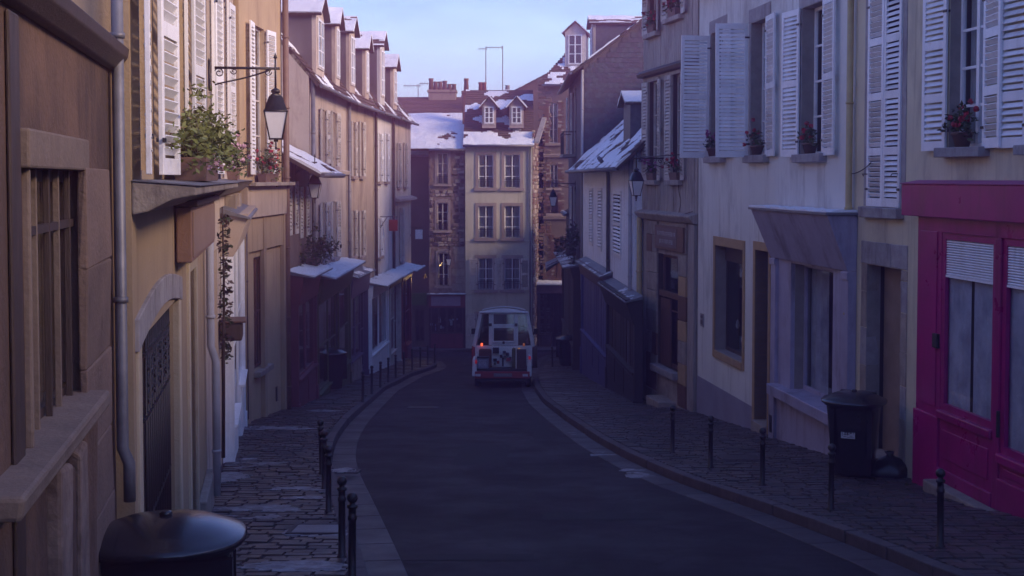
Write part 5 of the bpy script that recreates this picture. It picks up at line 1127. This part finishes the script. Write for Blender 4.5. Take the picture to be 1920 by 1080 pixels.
rnd = random.Random(4); BUSH = mat('bush_leaf', (.17, .19, .045), (.10, .12, .03), 9, .6); leaves_cluster(2600, 0, .04, .36, 1.15, .28, .24, .032, [BUSH, LEAF], rnd, clumps=60).build('leaves', [BUSH, BUSH], t, kind='stuff')
mb = MB()
for k in range(26): x, y = rnd.uniform(-1, .9), rnd.uniform(-.1, .1); mb.tube([(x, y, .18), (x + rnd.gauss(0, .08), y + rnd.gauss(0, .06), .35), (x + rnd.gauss(0, .2), y + rnd.gauss(0, .12), .6)], [.008, .003, .002], 4)
mb.build('twigs', WOOD, t, kind='stuff')
fb = MB()
for k in range(16):
    c0 = Vector((rnd.uniform(-1, 1.2), .15 + rnd.random() * .15, .1 + rnd.random() * .14))
    for q in range(10):
        a_ = Vector((rnd.gauss(0, 1), rnd.gauss(0, 1), rnd.gauss(0, 1))).normalized(); b_ = a_.orthogonal().normalized(); d_ = a_.cross(b_); c_ = c0 + a_ * .02; fb.face([c_ - b_ * .016, c_ - d_ * .016, c_ + b_ * .016, c_ + d_ * .016])
fb.build('blossoms', mat('pale_pink_petal', (.6, .4, .48), (.5, .3, .4), 20), t, kind='stuff')
downpipe('grey drainpipe at the near corner of the yellow house', [Wworld(YD_, .14, .06, 2.4 - YD_.z), Wworld(YD_, .14, .06, -1.75 - YD_.z), Wworld(YD_, .14, .10, -1.85 - YD_.z), Wworld(YD_, .14, .10, -2.1 - YD_.z)], .04, ZINC)
downpipe('white drainpipe with a dark shoe beside the second door', [Wworld(YA_, .35, .08, -.25 - YA_.z), Wworld(YA_, .35, .08, -2.1 - YA_.z), Wworld(YA_, .35, .14, -2.3 - YA_.z), Wworld(YA_, .35, .14, -4.0 - YA_.z)], .05, mat('pale_pipe', (.42, .42, .46)))
# --- middle part of the row with the white door
u1, u2 = Yr(YB_, 17.2, 18.2, .10, 2.8), Yr(YB_, 22.0, 23.3, .10, 3.2); ud = Yr(YB_, 17.6, 19.4, gz(19.4) - .3, -1.05)
HB = House('narrow beige house with a white shop entrance behind the hanging lantern', L1(27), L1(16.4), 4.5, PK, 6, [u1, u2, ud], reveal=.2, z_low=-3)
roof(HB, 22, .4, 0, 0, snow=.6)
for r in (u1, u2):
    a, b, c, d = r; window(HB.o, a, b, c, d, -.15, OFFWHITE, 4, 2); shutter(HB.o, b + .01, .06, c - .03, d, .60, 5, WHITE, panels=2, pitch=.085); shutter(HB.o, a - .01, .06, c - .03, d, .62, 173, WHITE, panels=2, pitch=.085)
z1 = LZ - YB_.z
MB().sweepx([(.002, z1 - .24), (.16, z1 - .22), (.30, z1 - .10), (.38, z1 - .03), (.002, z1)], 0, HB.L + .02).build('ledge', STONE, HB.o, bevel=.012); MB().sweepx([(.01, z1 + .004), (.40, z1 - .024), (.40, z1 - .014), (.01, z1 + .014)], 0, HB.L).build('lead_flashing', ZINC, HB.o)
for x0, x1 in ((2.0, 3.2), (4.6, 5.0)): bx(HB.o, 'ledge_bracket', x0, x1, .002, .2, z1 - .6, z1 - .25, STONE, .02)
a, b, c, d = ud; bx(HB.o, 'door', a, b, -.18, -.12, c, d, YEL); 
shopfront(YB_, 'white painted shop entrance with a flared beige fascia', s_of(YB_, 26.7), s_of(YB_, 20.4), -.50 - YB_.z, gz(26) - YB_.z, WHITE, .20, .75, 1.1, 3, .22, 0, 1, .06, 15, fmat=PK2, shade=9)
t = thing('wall_plant', 'dark creeper climbing the pipe beside the white entrance', 'plant', Wworld(YB_, s_of(YB_, 18.2), .12, -1.8 - YB_.z), YB_.rz)
MB().tube([(0, 0, -2.2), (.04, .02, -.6), (-.03, .03, .4), (.03, .02, 1.4)], [.03, .025, .02, .012], 6).build('stem', WOOD, t); mbl = MB(); rnd = random.Random(9)
for zc_ in (-.75, -.62, -.35, -.2, .05, .12, .3, .5, .62, .8, .95, 1.05, 1.25):
    m_ = leaves_cluster(34, rnd.gauss(0, .07), .05, zc_ + rnd.gauss(0, .06), rnd.uniform(.06, .16), .10, rnd.uniform(.07, .2), .045, [LEAF2, WOOD], rnd)
    for f_, i_ in zip(m_.f, m_.m): mbl.face([m_.v[j] for j in f_], i_)
mbl.build('leaves', [LEAF2, WOOD], t, kind='stuff')
t = thing('letter_box', 'small dark box fixed on the wall beside the white entrance', 'box', Wworld(YB_, s_of(YB_, 19.8), .02, -2.35 - YB_.z), YB_.rz); bx(t, 'body', -.3, .3, 0, .34, -.14, .14, WOOD, .03); bx(t, 'lid', -.33, .33, 0, .40, .14, .17, BROWN, .01)
flower_pot('trough of pale pink flowers on the ledge left of the lantern', Wworld(YB_, s_of(YB_, 20.3), .22, z1), YB_.rz, .9, 'trough', MATS['pale_pink_petal'], 1.5, 31, leafy=190)
# --- far part with the tan shop
ua = Yr(YC_, 28.2, 29.4, .12, 3.4); us = YC_.rect(476, 500, 480, 690)
HCc = House('tan house with closed shop window ending at the tall corner pipe', (-5.60, 31.25), (-5.74, 27.05), 5.0, YEL, 6, [ua, us], reveal=.2)
roof(HCc, 22, .4, 0, 0, snow=.6)
a, b, c, d = ua; window(HCc.o, a, b, c, d, -.15, OFFWHITE, 4, 2, CURT); shutter(HCc.o, b + .01, .06, c - .03, d, .6, 5, WHITE, panels=2, pitch=.085); shutter(HCc.o, a - .01, .06, c - .03, d, .6, 173, WHITE, panels=2, pitch=.085)
z2 = LZ - .12 - YC_.z
bx(HCc.o, 'fascia', .25, HCc.L - .02, .002, .16, z2 - .70, z2 - .02, PK2, .01); bx(HCc.o, 'ledge', .1, HCc.L, .002, .34, z2 - .02, z2 + .06, STONE, .01)
bx(HCc.o, 'wooden_lining', .3, HCc.L - .3, .002, .08, z2 - 1.45, z2 - .72, YEL); 
for x0, x1 in ((.05, .35), (2.2, 2.45), (HCc.L - .35, HCc.L - .05)): bx(HCc.o, 'pilaster', x0, x1, .002, .10, -1.5, z2 - .71, YEL)
a, b, c, d = us; window(HCc.o, a, b, c, d, -.16, BROWN, 2, 2, None); rough_box(a - .05, b + .05, -.1, .15, c - .12, c, .008).build('sill', STONE, HCc.o, bevel=.01)
bx(HCc.o, 'vent_grille', .8, .95, .002, .02, YC_.ground(1) + .25, YC_.ground(1) + .6, IRON)
flower_pot('trough of red flowers on the ledge under the hanging lantern', Wworld(YC_, 2.3, .17, z2 + .06), YC_.rz, 1.3, 'trough', RED, 2.0, 32, leafy=230)
MB().box(0, .01, 0, .01, 0, .01)
downpipe('tall brown corner drainpipe beside the umber house', [Wworld(YC_, .08, .12, 4.9 - YC_.z), Wworld(YC_, .08, .12, YC_.ground(0) + .02)], .075, mat('brown_pipe', (.20, .13, .10), (.15, .095, .075), 5, .6))
downpipe('thin dark pipe ending in a round shoe by the tan shop', [Wworld(YC_, HCc.L - .1, .08, -.7 - YC_.z), Wworld(YC_, HCc.L - .1, .08, YC_.ground(HCc.L) + .1)], .04, IRON)
# --- dark house nearest the camera
DKR = mat('dark_umber_render', (.18, .105, .07), (.10, .06, .043), 1.6, .92, .5, 28, dirt=(.07, .043, .034), dscale=1.1, dlo=.44, dhi=.62, streak=.6)
PIER = mat('cracked_pier', (.19, .13, .10), (.135, .093, .075), 2.5, .9, .5, 30, dirt=(.06, .04, .035), dscale=3.2, dlo=.60, dhi=.66)
wn = YD_.rect(48, 150, 318, 790); wn2 = (YD_.sz(-160, 500)[0] if False else s_of(YD_, 3.1), s_of(YD_, 4.55)); wn2 = (s_of(YD_, 4.5), s_of(YD_, 3.0), wn[2], wn[3])
HDk = House('dark weathered house nearest the camera with a barred shop window', L1(8.38, .12), L1(.6, .12), .84, DKR, 5, [wn, wn2], extra=PIER, reveal=.25, z_low=-2.5, inner=1.2)
slope(HDk.o, (-.02, .02, .86 - YD_.z), (1, 0, 0), (0, -cos(.25), sin(.25)), HDk.L + .04, 2.5, TILE, .35, 51, .2, .2, .08, edge=WOOD); slope(HDk.o, (-.02, -5, .86 - YD_.z), (1, 0, 0), (0, cos(.25), sin(.25)), HDk.L, 2.5, TILE, 0, 3, .8, .8)
MB().sweepx([(.003, .70 - YD_.z), (.05, .71 - YD_.z), (.11, .78 - YD_.z), (.12, .845 - YD_.z), (.003, .86 - YD_.z)], .02, HDk.L).build('eave_board', WOOD, HDk.o, bevel=.008)
a, b, c, d = wn; dsz = YD_.z
pr0, pr1 = YD_.sz(214, 600, .06)[0], YD_.sz(168, 600, .06)[0]
z = gz(8) - dsz - .6; k = 0
while z < -.02 - dsz: hb = .5 + .3 * noise.noise(Vector((z, 3., 1.))); rough_box(pr0, pr1, .003, .045, z + .002, z + hb - .002, .012).build('pier_block', PIER, HDk.o, bevel=.010); z += hb; k += 1
PALE = mat('pale_stone_trim', (.22, .165, .13), (.155, .115, .092), 4, .85, .35, 35, dirt=(.18, .13, .105), dscale=2.4)
bx(HDk.o, 'lintel', a - .07, b + .12, -.05, .05, d, d + .17, PALE, .012)
for x0, x1 in ((a - .06, a), (b, b + .035)): bx(HDk.o, 'stone_jamb', x0, x1, -.05, .03, c, d, PALE, .01)
w_ = MB().box(a, b, -.10, -.06, c, c + .05).box(a, b, -.10, -.06, d - .06, d).build('window', WOOD, HDk.o)
for k, f in enumerate((.12, .34, .52, .74, .90)): 
    x = a + (b - a) * f; MB().box(x - .011, x + .011, -.05, -.018, c, d).build('window_bar', PALE if k in (1, 3) else WOOD, w_, bevel=.004)
MB().box(a, b, -.085, -.078, c + .05, d - .06).build('pane', GLASS, w_); MB().box(a, b, -.048, -.02, d - .30, d - .26).build('cross_rail', WOOD, w_)
rough_box(a - .03, b + .9, -.1, .15, c - .10, c, .012).build('sill', PALE, HDk.o, bevel=.02)
a2, b2, c2, d2 = wn2; bx(HDk.o, 'door_leaf', a2, b2, -.2, -.14, c2, d2, WOOD)
bx(HDk.o, 'timber_post', b + .16, b + .36, .003, .022, -2.2, .68 - dsz, WOOD, .01)
for i in range(5): rough_box(a - .1 + i * .36, a + .24 + i * .36, .002, .05 + .03 * (i % 2), gz(6) - dsz - .9, c - .16 - .05 * (i % 3), .03).build('base_stone', RUBBLE if i % 2 else DKR, HDk.o, bevel=.02)
hz = House('plain house behind the viewpoint on the left side', L1(.55, .5), (-1.7, -9), 2.5, DKR, 5); roof(hz, 30, .3, 0, 0)
# ------------------------------------------------------------------ lanterns
lantern('large black lantern on a scrolled arm over the planted ledge', YB_, s_of(YB_, 17.6), .90, 1.52 - YB_.z, 1.0, hang=.30)
lantern('small lantern on the umber house under the snowy eave', WDn, s_of(WDn, 33.2), .50, .42 - WDn.z, .95)
lantern('black lantern hanging by the boarded house over the right pavement', W3, 2.6, .78, .52 - W3.z, 1.0)
lantern('far lantern on a straight arm before the brick trimmed house', W5, 5.5, .95, -.20 - W5.z, 1.0)
lantern('dim lantern on a scrolled bracket at the corner of the cream house', WS, .85, .25, WS.zz(850, 466), .85)
# ------------------------------------------------------------------ bins, bollards, covers
def put(px, py): return G(px, py)
bin_('large black wheelie bin in the near left corner, cut by the frame', (-2.09, 7.65, gz(7.65)), radians(-80), 1.15)
p = put(1600, 893); bin_('black wheelie bin with a white sticker beside the recessed doorway', p, radians(158), 1.17, sticker=True)
p = put(620, 731); bin_('black wheelie bin before the olive green shop', p, radians(-60), 1.17)
p = put(1064, 687); bin_('black wheelie bin by the dark entrance past the blue shop', p, radians(100), 1.17)
p = put(1668, 893); t = thing('rubbish_bag', 'black rubbish bag slumped by the recessed doorway', 'bag', p)
mb = MB(); rnd = random.Random(2); mb.lathe([(.20, 0), (.30, .03), (.33, .09), (.31, .15), (.25, .21), (.17, .26), (.09, .29), (.04, .32), (.07, .37), (.02, .38)], 26)
mb.v = [(x * (1 + .45 * noise.noise(Vector((x * 5, y * 5, z * 6)))), y * (1 + .45 * noise.noise(Vector((y * 6, x * 5, z * 5)))), z) for x, y, z in mb.v]; mb.build('sack', mat('bag_plastic', (.012, .012, .016), rough=.35), t); MB().lathe([(.045, .305), (.05, .32), (.045, .335)], 12).build('tie', IRON, t)
BP = bollard_proto(); first = True
def bollard(px, py, label, group):
    global first
    p = G(px, py)
    if first: o = BP; o.location = p; o['label'] = label; first = False
    else: o = dup(BP, p, None, label)
    o['group'] = group; o.scale = (.97, .97, .95); o.rotation_euler = (random.gauss(0, .012), random.gauss(0, .012), random.random()); return o
gr_, gl_, gf_ = 'bollards along the right kerb', 'bollards along the near left kerb', 'bollards along the far left bend'
for (x, y), l in zip(((1261, 850), (1332, 878), (1429, 911), (1558, 956), (1763, 1026)), ('black ball topped bollard farthest down the right kerb', 'right kerb bollard standing before the tan framed window', 'right kerb bollard standing before the tan framed door', 'right kerb bollard standing just left of the stickered bin', 'nearest bollard on the right kerb before the crimson shop')): bollard(x, y, l, gr_)
for (x, y), l in zip(((660, 1092), (641, 1046), (616, 960), (608, 918), (603, 888)), ('nearest bollard on the left kerb, its foot cut by the frame', 'second bollard on the left kerb, left of the nearest one', 'third bollard up the left kerb past the snowy cover plate', 'fourth bollard on the left kerb, half behind the third', 'fifth bollard on the left kerb, last before the gap')): bollard(x, y, l, gl_)
far_l = ('first bollard of the far left bend, after the gap', 'second bollard of the far left bend', 'third bollard of the far left bend, before the white shop', 'fourth bollard of the far left bend, before the white shop edge', 'fifth bollard of the far left bend, before the ochre shop', 'sixth bollard of the far left bend, before the red shop', 'seventh bollard of the far left bend', 'eighth bollard of the far left bend', 'ninth bollard of the far left bend', 'last bollard of the far left bend at the corner')
for (x, y), l in zip(((680, 754), (697, 739), (713, 727), (728, 716), (742, 708), (757, 701), (773, 694), (788, 689), (802, 685), (815, 681)), far_l): bollard(x, y, l, gf_)
bollard(1036, 688, 'lone dark bollard left of the bin past the blue shop', 'lone bollards')
def cover(name, label, px, py, wd, dp, m, dz, bars=0, frame=KERBM, rz=0):
    p = G(px, py, dz); t = thing(name, label, 'drain cover', p); t.rotation_euler = (slope_at(p.y), 0, rz)
    MB().box(-wd / 2, wd / 2, -dp / 2, -dp / 2 + .05, -.05, .012).box(-wd / 2, wd / 2, dp / 2 - .05, dp / 2, -.05, .012).box(-wd / 2, -wd / 2 + .05, -dp / 2 + .05, dp / 2 - .05, -.05, .012).box(wd / 2 - .05, wd / 2, -dp / 2 + .05, dp / 2 - .05, -.05, .012).build('frame', frame, t)
    if bars:
        bx(t, 'pit_shade', -wd / 2 + .05, wd / 2 - .05, -dp / 2 + .05, dp / 2 - .05, -.05, .002, DARK, 0)  # near-black slab puts the shade of the drain under the bars
        for k in range(bars): x = -wd / 2 + .08 + (wd - .16) * k / (bars - 1); bx(t, 'grate_bar', x - .012, x + .012, -dp / 2 + .05, dp / 2 - .05, .003, .010, m, .002)
    else: bx(t, 'plate', -wd / 2 + .05, wd / 2 - .05, -dp / 2 + .05, dp / 2 - .05, -.05, .008, m, .003)
    return t
cover('manhole', 'dark rectangular drain grate in the middle of the road', 793, 764, .80, .62, IRON, RZ + .004, 12)
cover('drain_grate', 'small grate in the left gutter dusted with snow', 645, 884, .5, .42, ZINC, RZ + .018, 9)
cover('utility_cover', 'square metal cover under snow on the near left pavement', 596, 992, .62, .62, ZINC, .014)
cover('utility_cover', 'square cover plate flush in the right pavement', 1388, 858, .7, .7, IRON, .012)
# ------------------------------------------------------------------ the little white truck
p = G(941.5, 727, RZ)
TK = thing('service_truck', 'small white open backed service truck with red bumper driving away', 'truck', p + Vector((0, .15, 0)), radians(-.6)); TK.rotation_euler = (slope_at(p.y + 1), 0, radians(-.6))
ks = p.y / 2400 / 6                            # metres per sixth of a pixel
TW = mat('truck_white', (.68, .69, .72), (.60, .61, .65), 3, .35, .05, 40, dirt=(.42, .40, .40), dscale=2.2, dlo=.58, dhi=.75, coat=.3)
TR = mat('truck_red', (.36, .02, .03), (.28, .015, .022), 4, .4, .06, 40); TB = mat('truck_black', (.018, .018, .02), rough=.6)
def X(zx): return (zx - 490) * ks
def Z(zy): return (1005 - zy) * ks
TG = glass_mat('vehicle_glass', (.72, .75, .78), .05)
for zx0, zx1 in ((176, 238), (752, 818)):
    for y in (.35, 3.3):
        wm = MB(); r = Z(850) / 2; x0, x1 = X(zx0), X(zx1); wm.lathe([(r * .55, 0), (r * .93, 0), (r, .03), (r, x1 - x0 - .03), (r * .93, x1 - x0), (r * .55, x1 - x0)], 20)
        wo = wm.build('wheel', RUBBER, TK, (x0, y, r), (0, pi / 2, 0)); MB().lathe([(r * .54, .02), (r * .2, .05), (r * .54, x1 - x0 - .02)], 14).build('rim', ZINC, wo)
bx(TK, 'chassis', X(240), X(740), .2, 3.6, Z(900), Z(830), TB); bx(TK, 'bed', X(185), X(795), .05, 1.5, Z(825), Z(800), TB)
bp_ = bx(TK, 'bumper', X(180), X(803), -.10, .02, Z(908), Z(828), TR, .02)
for a, b in ((186, 246), (722, 782)): bx(bp_, 'reflector', X(a), X(b), -.115, -.10, Z(884), Z(856), mat('pale_lens', (.62, .60, .68), (.55, .53, .6), 6, .25), .005)
pt_ = bx(bp_, 'number_plate', X(393), X(602), -.112, -.10, Z(888), Z(848), mat('plate_grey', (.20, .19, .21), (.17, .16, .18)), .003); stroke_text(pt_, X(420), X(585), Z(882), Z(853), -.118, mat('plate_ink', (.4, .38, .4)), 1, 5)
bx(TK, 'bumper_skirt', X(210), X(770), -.05, .05, Z(940), Z(910), TB)
for a, b, tp in ((146, 206, 688), (770, 832, 672)):
    mb = MB(); mb.hexa([(X(a), -.08, Z(885)), (X(b) - .02, -.08, Z(885)), (X(b) - .02, .7, Z(885)), (X(a), .7, Z(885)), (X(a) + .02, -.02, Z(tp)), (X(b), -.02, Z(tp)), (X(b), .7, Z(tp) + .08), (X(a) + .02, .7, Z(tp) + .08)]); mb.build('mudguard', TW, TK, bevel=.03)
for a, b, y0, y1, m in ((183, 205, 700, 740, TR), (788, 815, 655, 690, TR)): bx(TK, 'tail_light', X(a), X(b), -.12, -.06, Z(y1), Z(y0), emit_mat('tail_lamp_%d' % a, (.6, .02, .015), .12), .006)
MB().tube([(X(195), -.05, Z(700)), (X(195), -.05, Z(632))], .03, 8).build('marker_pole', TW, TK)
# cab: slanted corner posts, domed roof, glazed back with a hatch
yb, yf = 1.55, 3.55
mb = MB()
def post(x0, z0, x1, z1, y, w, m=0): mb.hexa([(x0 - w / 2, y, z0), (x0 + w / 2, y, z0), (x0 + w / 2, y + .09, z0), (x0 - w / 2, y + .09, z0), (x1 - w / 2, y, z1), (x1 + w / 2, y, z1), (x1 + w / 2, y + .09, z1), (x1 - w / 2, y + .09, z1)], m)
for y in (yb, yf - .1):
    mb = MB(); post(X(148), Z(560), X(225), Z(165), y, .13); post(X(845), Z(560), X(772), Z(165), y, .13)
    mb.box(X(215), X(782), y - .002, y + .092, Z(182), Z(150)); mb.build('cab_frame', TW, TK, bevel=.02)
for sg, a, b in ((-1, 148, 225), (1, 845, 772)):
    MB().hexa([(X(a) - .03, yb + .1, Z(570)), (X(a) + .03, yb + .1, Z(570)), (X(a) + .03, yf - .1, Z(570)), (X(a) - .03, yf - .1, Z(570)), (X(a) - .03 + sg * .0, yb + .1, Z(470)), (X(a) + .03, yb + .1, Z(470)), (X(a) + .03, yf - .1, Z(470)), (X(a) - .03, yf - .1, Z(470))]).build('cab_side', TW, TK, bevel=.01)
    bx(TK, 'roof_rail', X(b) - .05, X(b) + .05, yb + .09, yf - .1, Z(182), Z(150), TW)
rf = MB(); n = 12
for i in range(n):
    f0, f1 = i / n, (i + 1) / n; xx = lambda f: X(208) + (X(788) - X(208)) * f; hh = lambda f: Z(160) + .02 + .15 * sin(pi * f) ** .8
    rf.hexa([(xx(f0), yb - .12, Z(163)), (xx(f1), yb - .12, Z(163)), (xx(f1), yf, Z(163)), (xx(f0), yf, Z(163)), (xx(f0), yb - .10, hh(f0) - .03), (xx(f1), yb - .10, hh(f1) - .03), (xx(f1), yf, hh(f1)), (xx(f0), yf, hh(f0))])
rfo = rf.build('roof', TW, TK)
P_r = lambda a, b, h: Vector((X(240) + a, yb + b, Z(160) + .03 + .15 * sin(pi * min(1, max(0, (X(240) + a - X(208)) / (X(788) - X(208))))) ** .8 + h)); snow_sheet(rfo, P_r, X(755) - X(240), 1.9, .95, 77, None, .1, .01, .02)
mb = MB(); a, b, c, d = X(322), X(668), Z(548), Z(172)
mb.box(a, X(378), yb, yb + .06, c, d).box(X(618), b, yb, yb + .06, c, d).box(X(378), X(618), yb, yb + .06, Z(182), d).box(X(378), X(618), yb, yb + .06, Z(310), Z(300)).box(X(378), X(618), yb, yb + .06, c, Z(515)); mb.build('rear_window_frame', TW, TK, bevel=.01)
mb = MB(); a, b, c, d = X(358), X(638), Z(517), Z(303); mb.box(a, X(380), yb - .05, yb - .004, c, d).box(X(616), b, yb - .05, yb - .004, c, d).box(X(380), X(616), yb - .05, yb - .004, Z(345), d).box(X(380), X(616), yb - .05, yb - .004, c, Z(496)); ht = mb.build('hatch', TW, TK, bevel=.008)
MB().box(X(380), X(616), yb - .03, yb - .02, Z(496), Z(345)).build('pane', TG, ht); bx(ht, 'latch', X(483), X(510), yb - .09, yb - .05, Z(530), Z(500), TB)
for zx in (340, 643): bx(ht, 'hinge', X(zx) - .05, X(zx) + .05, yb - .08, yb - .003, Z(325), Z(290), TB)
MB().box(X(378), X(618), yb + .02, yb + .03, Z(300), Z(182)).build('rear_pane', TG, TK)
for q in (((170, 560), (320, 560), (320, 180), (232, 180)), ((668, 560), (822, 560), (765, 180), (668, 180))):
    MB().prism([(X(u), Z(v)) for u, v in q], yb + .03, yb + .04).build('side_pane', TG, TK)
MB().prism([(X(165), Z(500)), (X(826), Z(500)), (X(768), Z(182)), (X(230), Z(182))], yf - .06, yf - .05).build('windscreen', TG, TK)
bx(TK, 'dashboard', X(175), X(815), yf - .35, yf - .12, Z(560), Z(480), TB, .03); bx(TK, 'cab_floor', X(150), X(842), yb, yf, Z(820), Z(790), TB); bx(TK, 'cab_front', X(150), X(842), yf - .1, yf, Z(850), Z(505), TW, .03)
bx(TK, 'cab_back_panel', X(160), X(835), yb + .005, yb + .07, Z(800), Z(552), TW, .015)
for a, b, y0, y1, m in ((250, 345, 400, 560, BROWN), (640, 790, 400, 560, TB)):
    st = bx(TK, 'seat', X(a) - .08, X(b) + .02, yb + .35, yb + .55, Z(640), Z(y0), m, .06); bx(st, 'headrest', X((a + b) / 2) - .12, X((a + b) / 2) + .12, yb + .38, yb + .5, Z(y0) + .02, Z(y0) + .2, m, .04)
bx(TK, 'storage_box', X(385), X(612), yb + .2, yb + .5, Z(560), Z(372), mat('mustard_box', (.20, .13, .045), (.15, .10, .035), 4), .02)
for sg, zx in ((-1, 118), (1, 880)):
    mr = bx(TK, 'wing_mirror', X(zx) - .07, X(zx) + .07, yf - .5, yf - .42, Z(430), Z(360), TB, .02); MB().tube([(X(zx), yf - .45, Z(400)), (X(140 if sg < 0 else 850), yf - .4, Z(430))], .015, 6).build('mirror_arm', TB, mr)
for zx, zy, m, e in ((240, 540, (1.0, .12, .04), 1.0), (735, 540, (.9, .25, .05), .08), (680, 597, (1.0, .5, .1), .15)):
    lb = bx(TK, 'warning_light', X(zx) - .035, X(zx) + .035, yb - .14, yb - .06, Z(zy) - .05, Z(zy) + .05, emit_mat('lamp_%d_%d' % (zx, zy), m, e), .01)
# load on the open bed
PW = mat('dark_sticker', (.03, .035, .06), (.02, .022, .04), 8)
bk = bx(TK, 'load_panel', X(362), X(650), 1.30, 1.35, Z(800), Z(566), TW, .01); rnd = random.Random(12)
for a, b, y0, y1, m in ((372, 445, 570, 640, PW), (455, 485, 655, 690, PW), (488, 525, 610, 640, PW), (525, 562, 630, 670, PW), (480, 500, 690, 790, PW), (378, 420, 700, 735, PW), (420, 450, 725, 760, TR), (530, 580, 690, 730, TR), (560, 590, 680, 720, PW), (500, 530, 660, 685, ZINC), (385, 410, 745, 775, ZINC)): bx(bk, 'tool', X(a), X(b), 1.30 - rnd.uniform(.06, .25), 1.298, Z(y1), Z(y0), m, .012)
bx(bk, 'rim', X(340), X(655), 1.1, 1.29, Z(822), Z(800), OFFWHITE, .01); bx(bk, 'side_rail', X(640), X(656), .2, 1.29, Z(800), Z(570), OFFWHITE, .01)
cr_ = bx(TK, 'crate', X(206), X(330), .15, .6, Z(800), Z(682), mat('pale_blue_crate', (.30, .33, .42), (.24, .27, .36), 4), .015); bx(cr_, 'crate_label', X(222), X(318), .135, .149, Z(780), Z(705), mat('crate_print', (.42, .44, .52), (.12, .14, .22), 14)); bx(cr_, 'crate_lid', X(200), X(336), .12, .62, Z(682), Z(664), TB, .01)
bx(TK, 'roll', X(215), X(360), .7, 1.1, Z(800), Z(585), mat('rust_tarp', (.16, .06, .04), (.11, .04, .03), 4), .05); bx(TK, 'tool_box', X(655), X(765), .2, 1.0, Z(805), Z(585), mat('brown_load', (.10, .06, .06), (.07, .045, .045), 5), .03); bx(TK, 'sack', X(598), X(650), .5, 1.0, Z(800), Z(570), mat('olive_sack', (.10, .10, .04), (.08, .08, .03), 5), .05)
for zx0, zx1 in ((105, 165), (830, 898)):
    wm = MB(); wm.lathe([(.05, 0), (.38, 0), (.40, .04), (.40, (zx1 - zx0) * ks - .04), (.38, (zx1 - zx0) * ks)], 20, 0); wm.build('front_arch', TR if zx0 < 200 else BROWN, TK, (X(zx0), 2.9, Z(700)), (0, pi / 2, 0))

# ------------------------------------------------------------------ thin haze, its magenta tint added to turn the shade purple
hm = bpy.data.materials.new('haze'); hm.use_nodes = True; ht_ = hm.node_tree; ht_.nodes.clear()
ho = ht_.nodes.new('ShaderNodeOutputMaterial'); hv = ht_.nodes.new('ShaderNodeVolumePrincipled'); hv.inputs['Density'].default_value = HAZE; hv.inputs['Color'].default_value = (*HAZE_COL, 1); hv.inputs['Anisotropy'].default_value = .0
ht_.links.new(hv.outputs[0], ho.inputs['Volume'])
if HAZE: MB().box(-145, 145, -65, 205, -15.5, 11.5).build('haze', hm, kind='stuff')
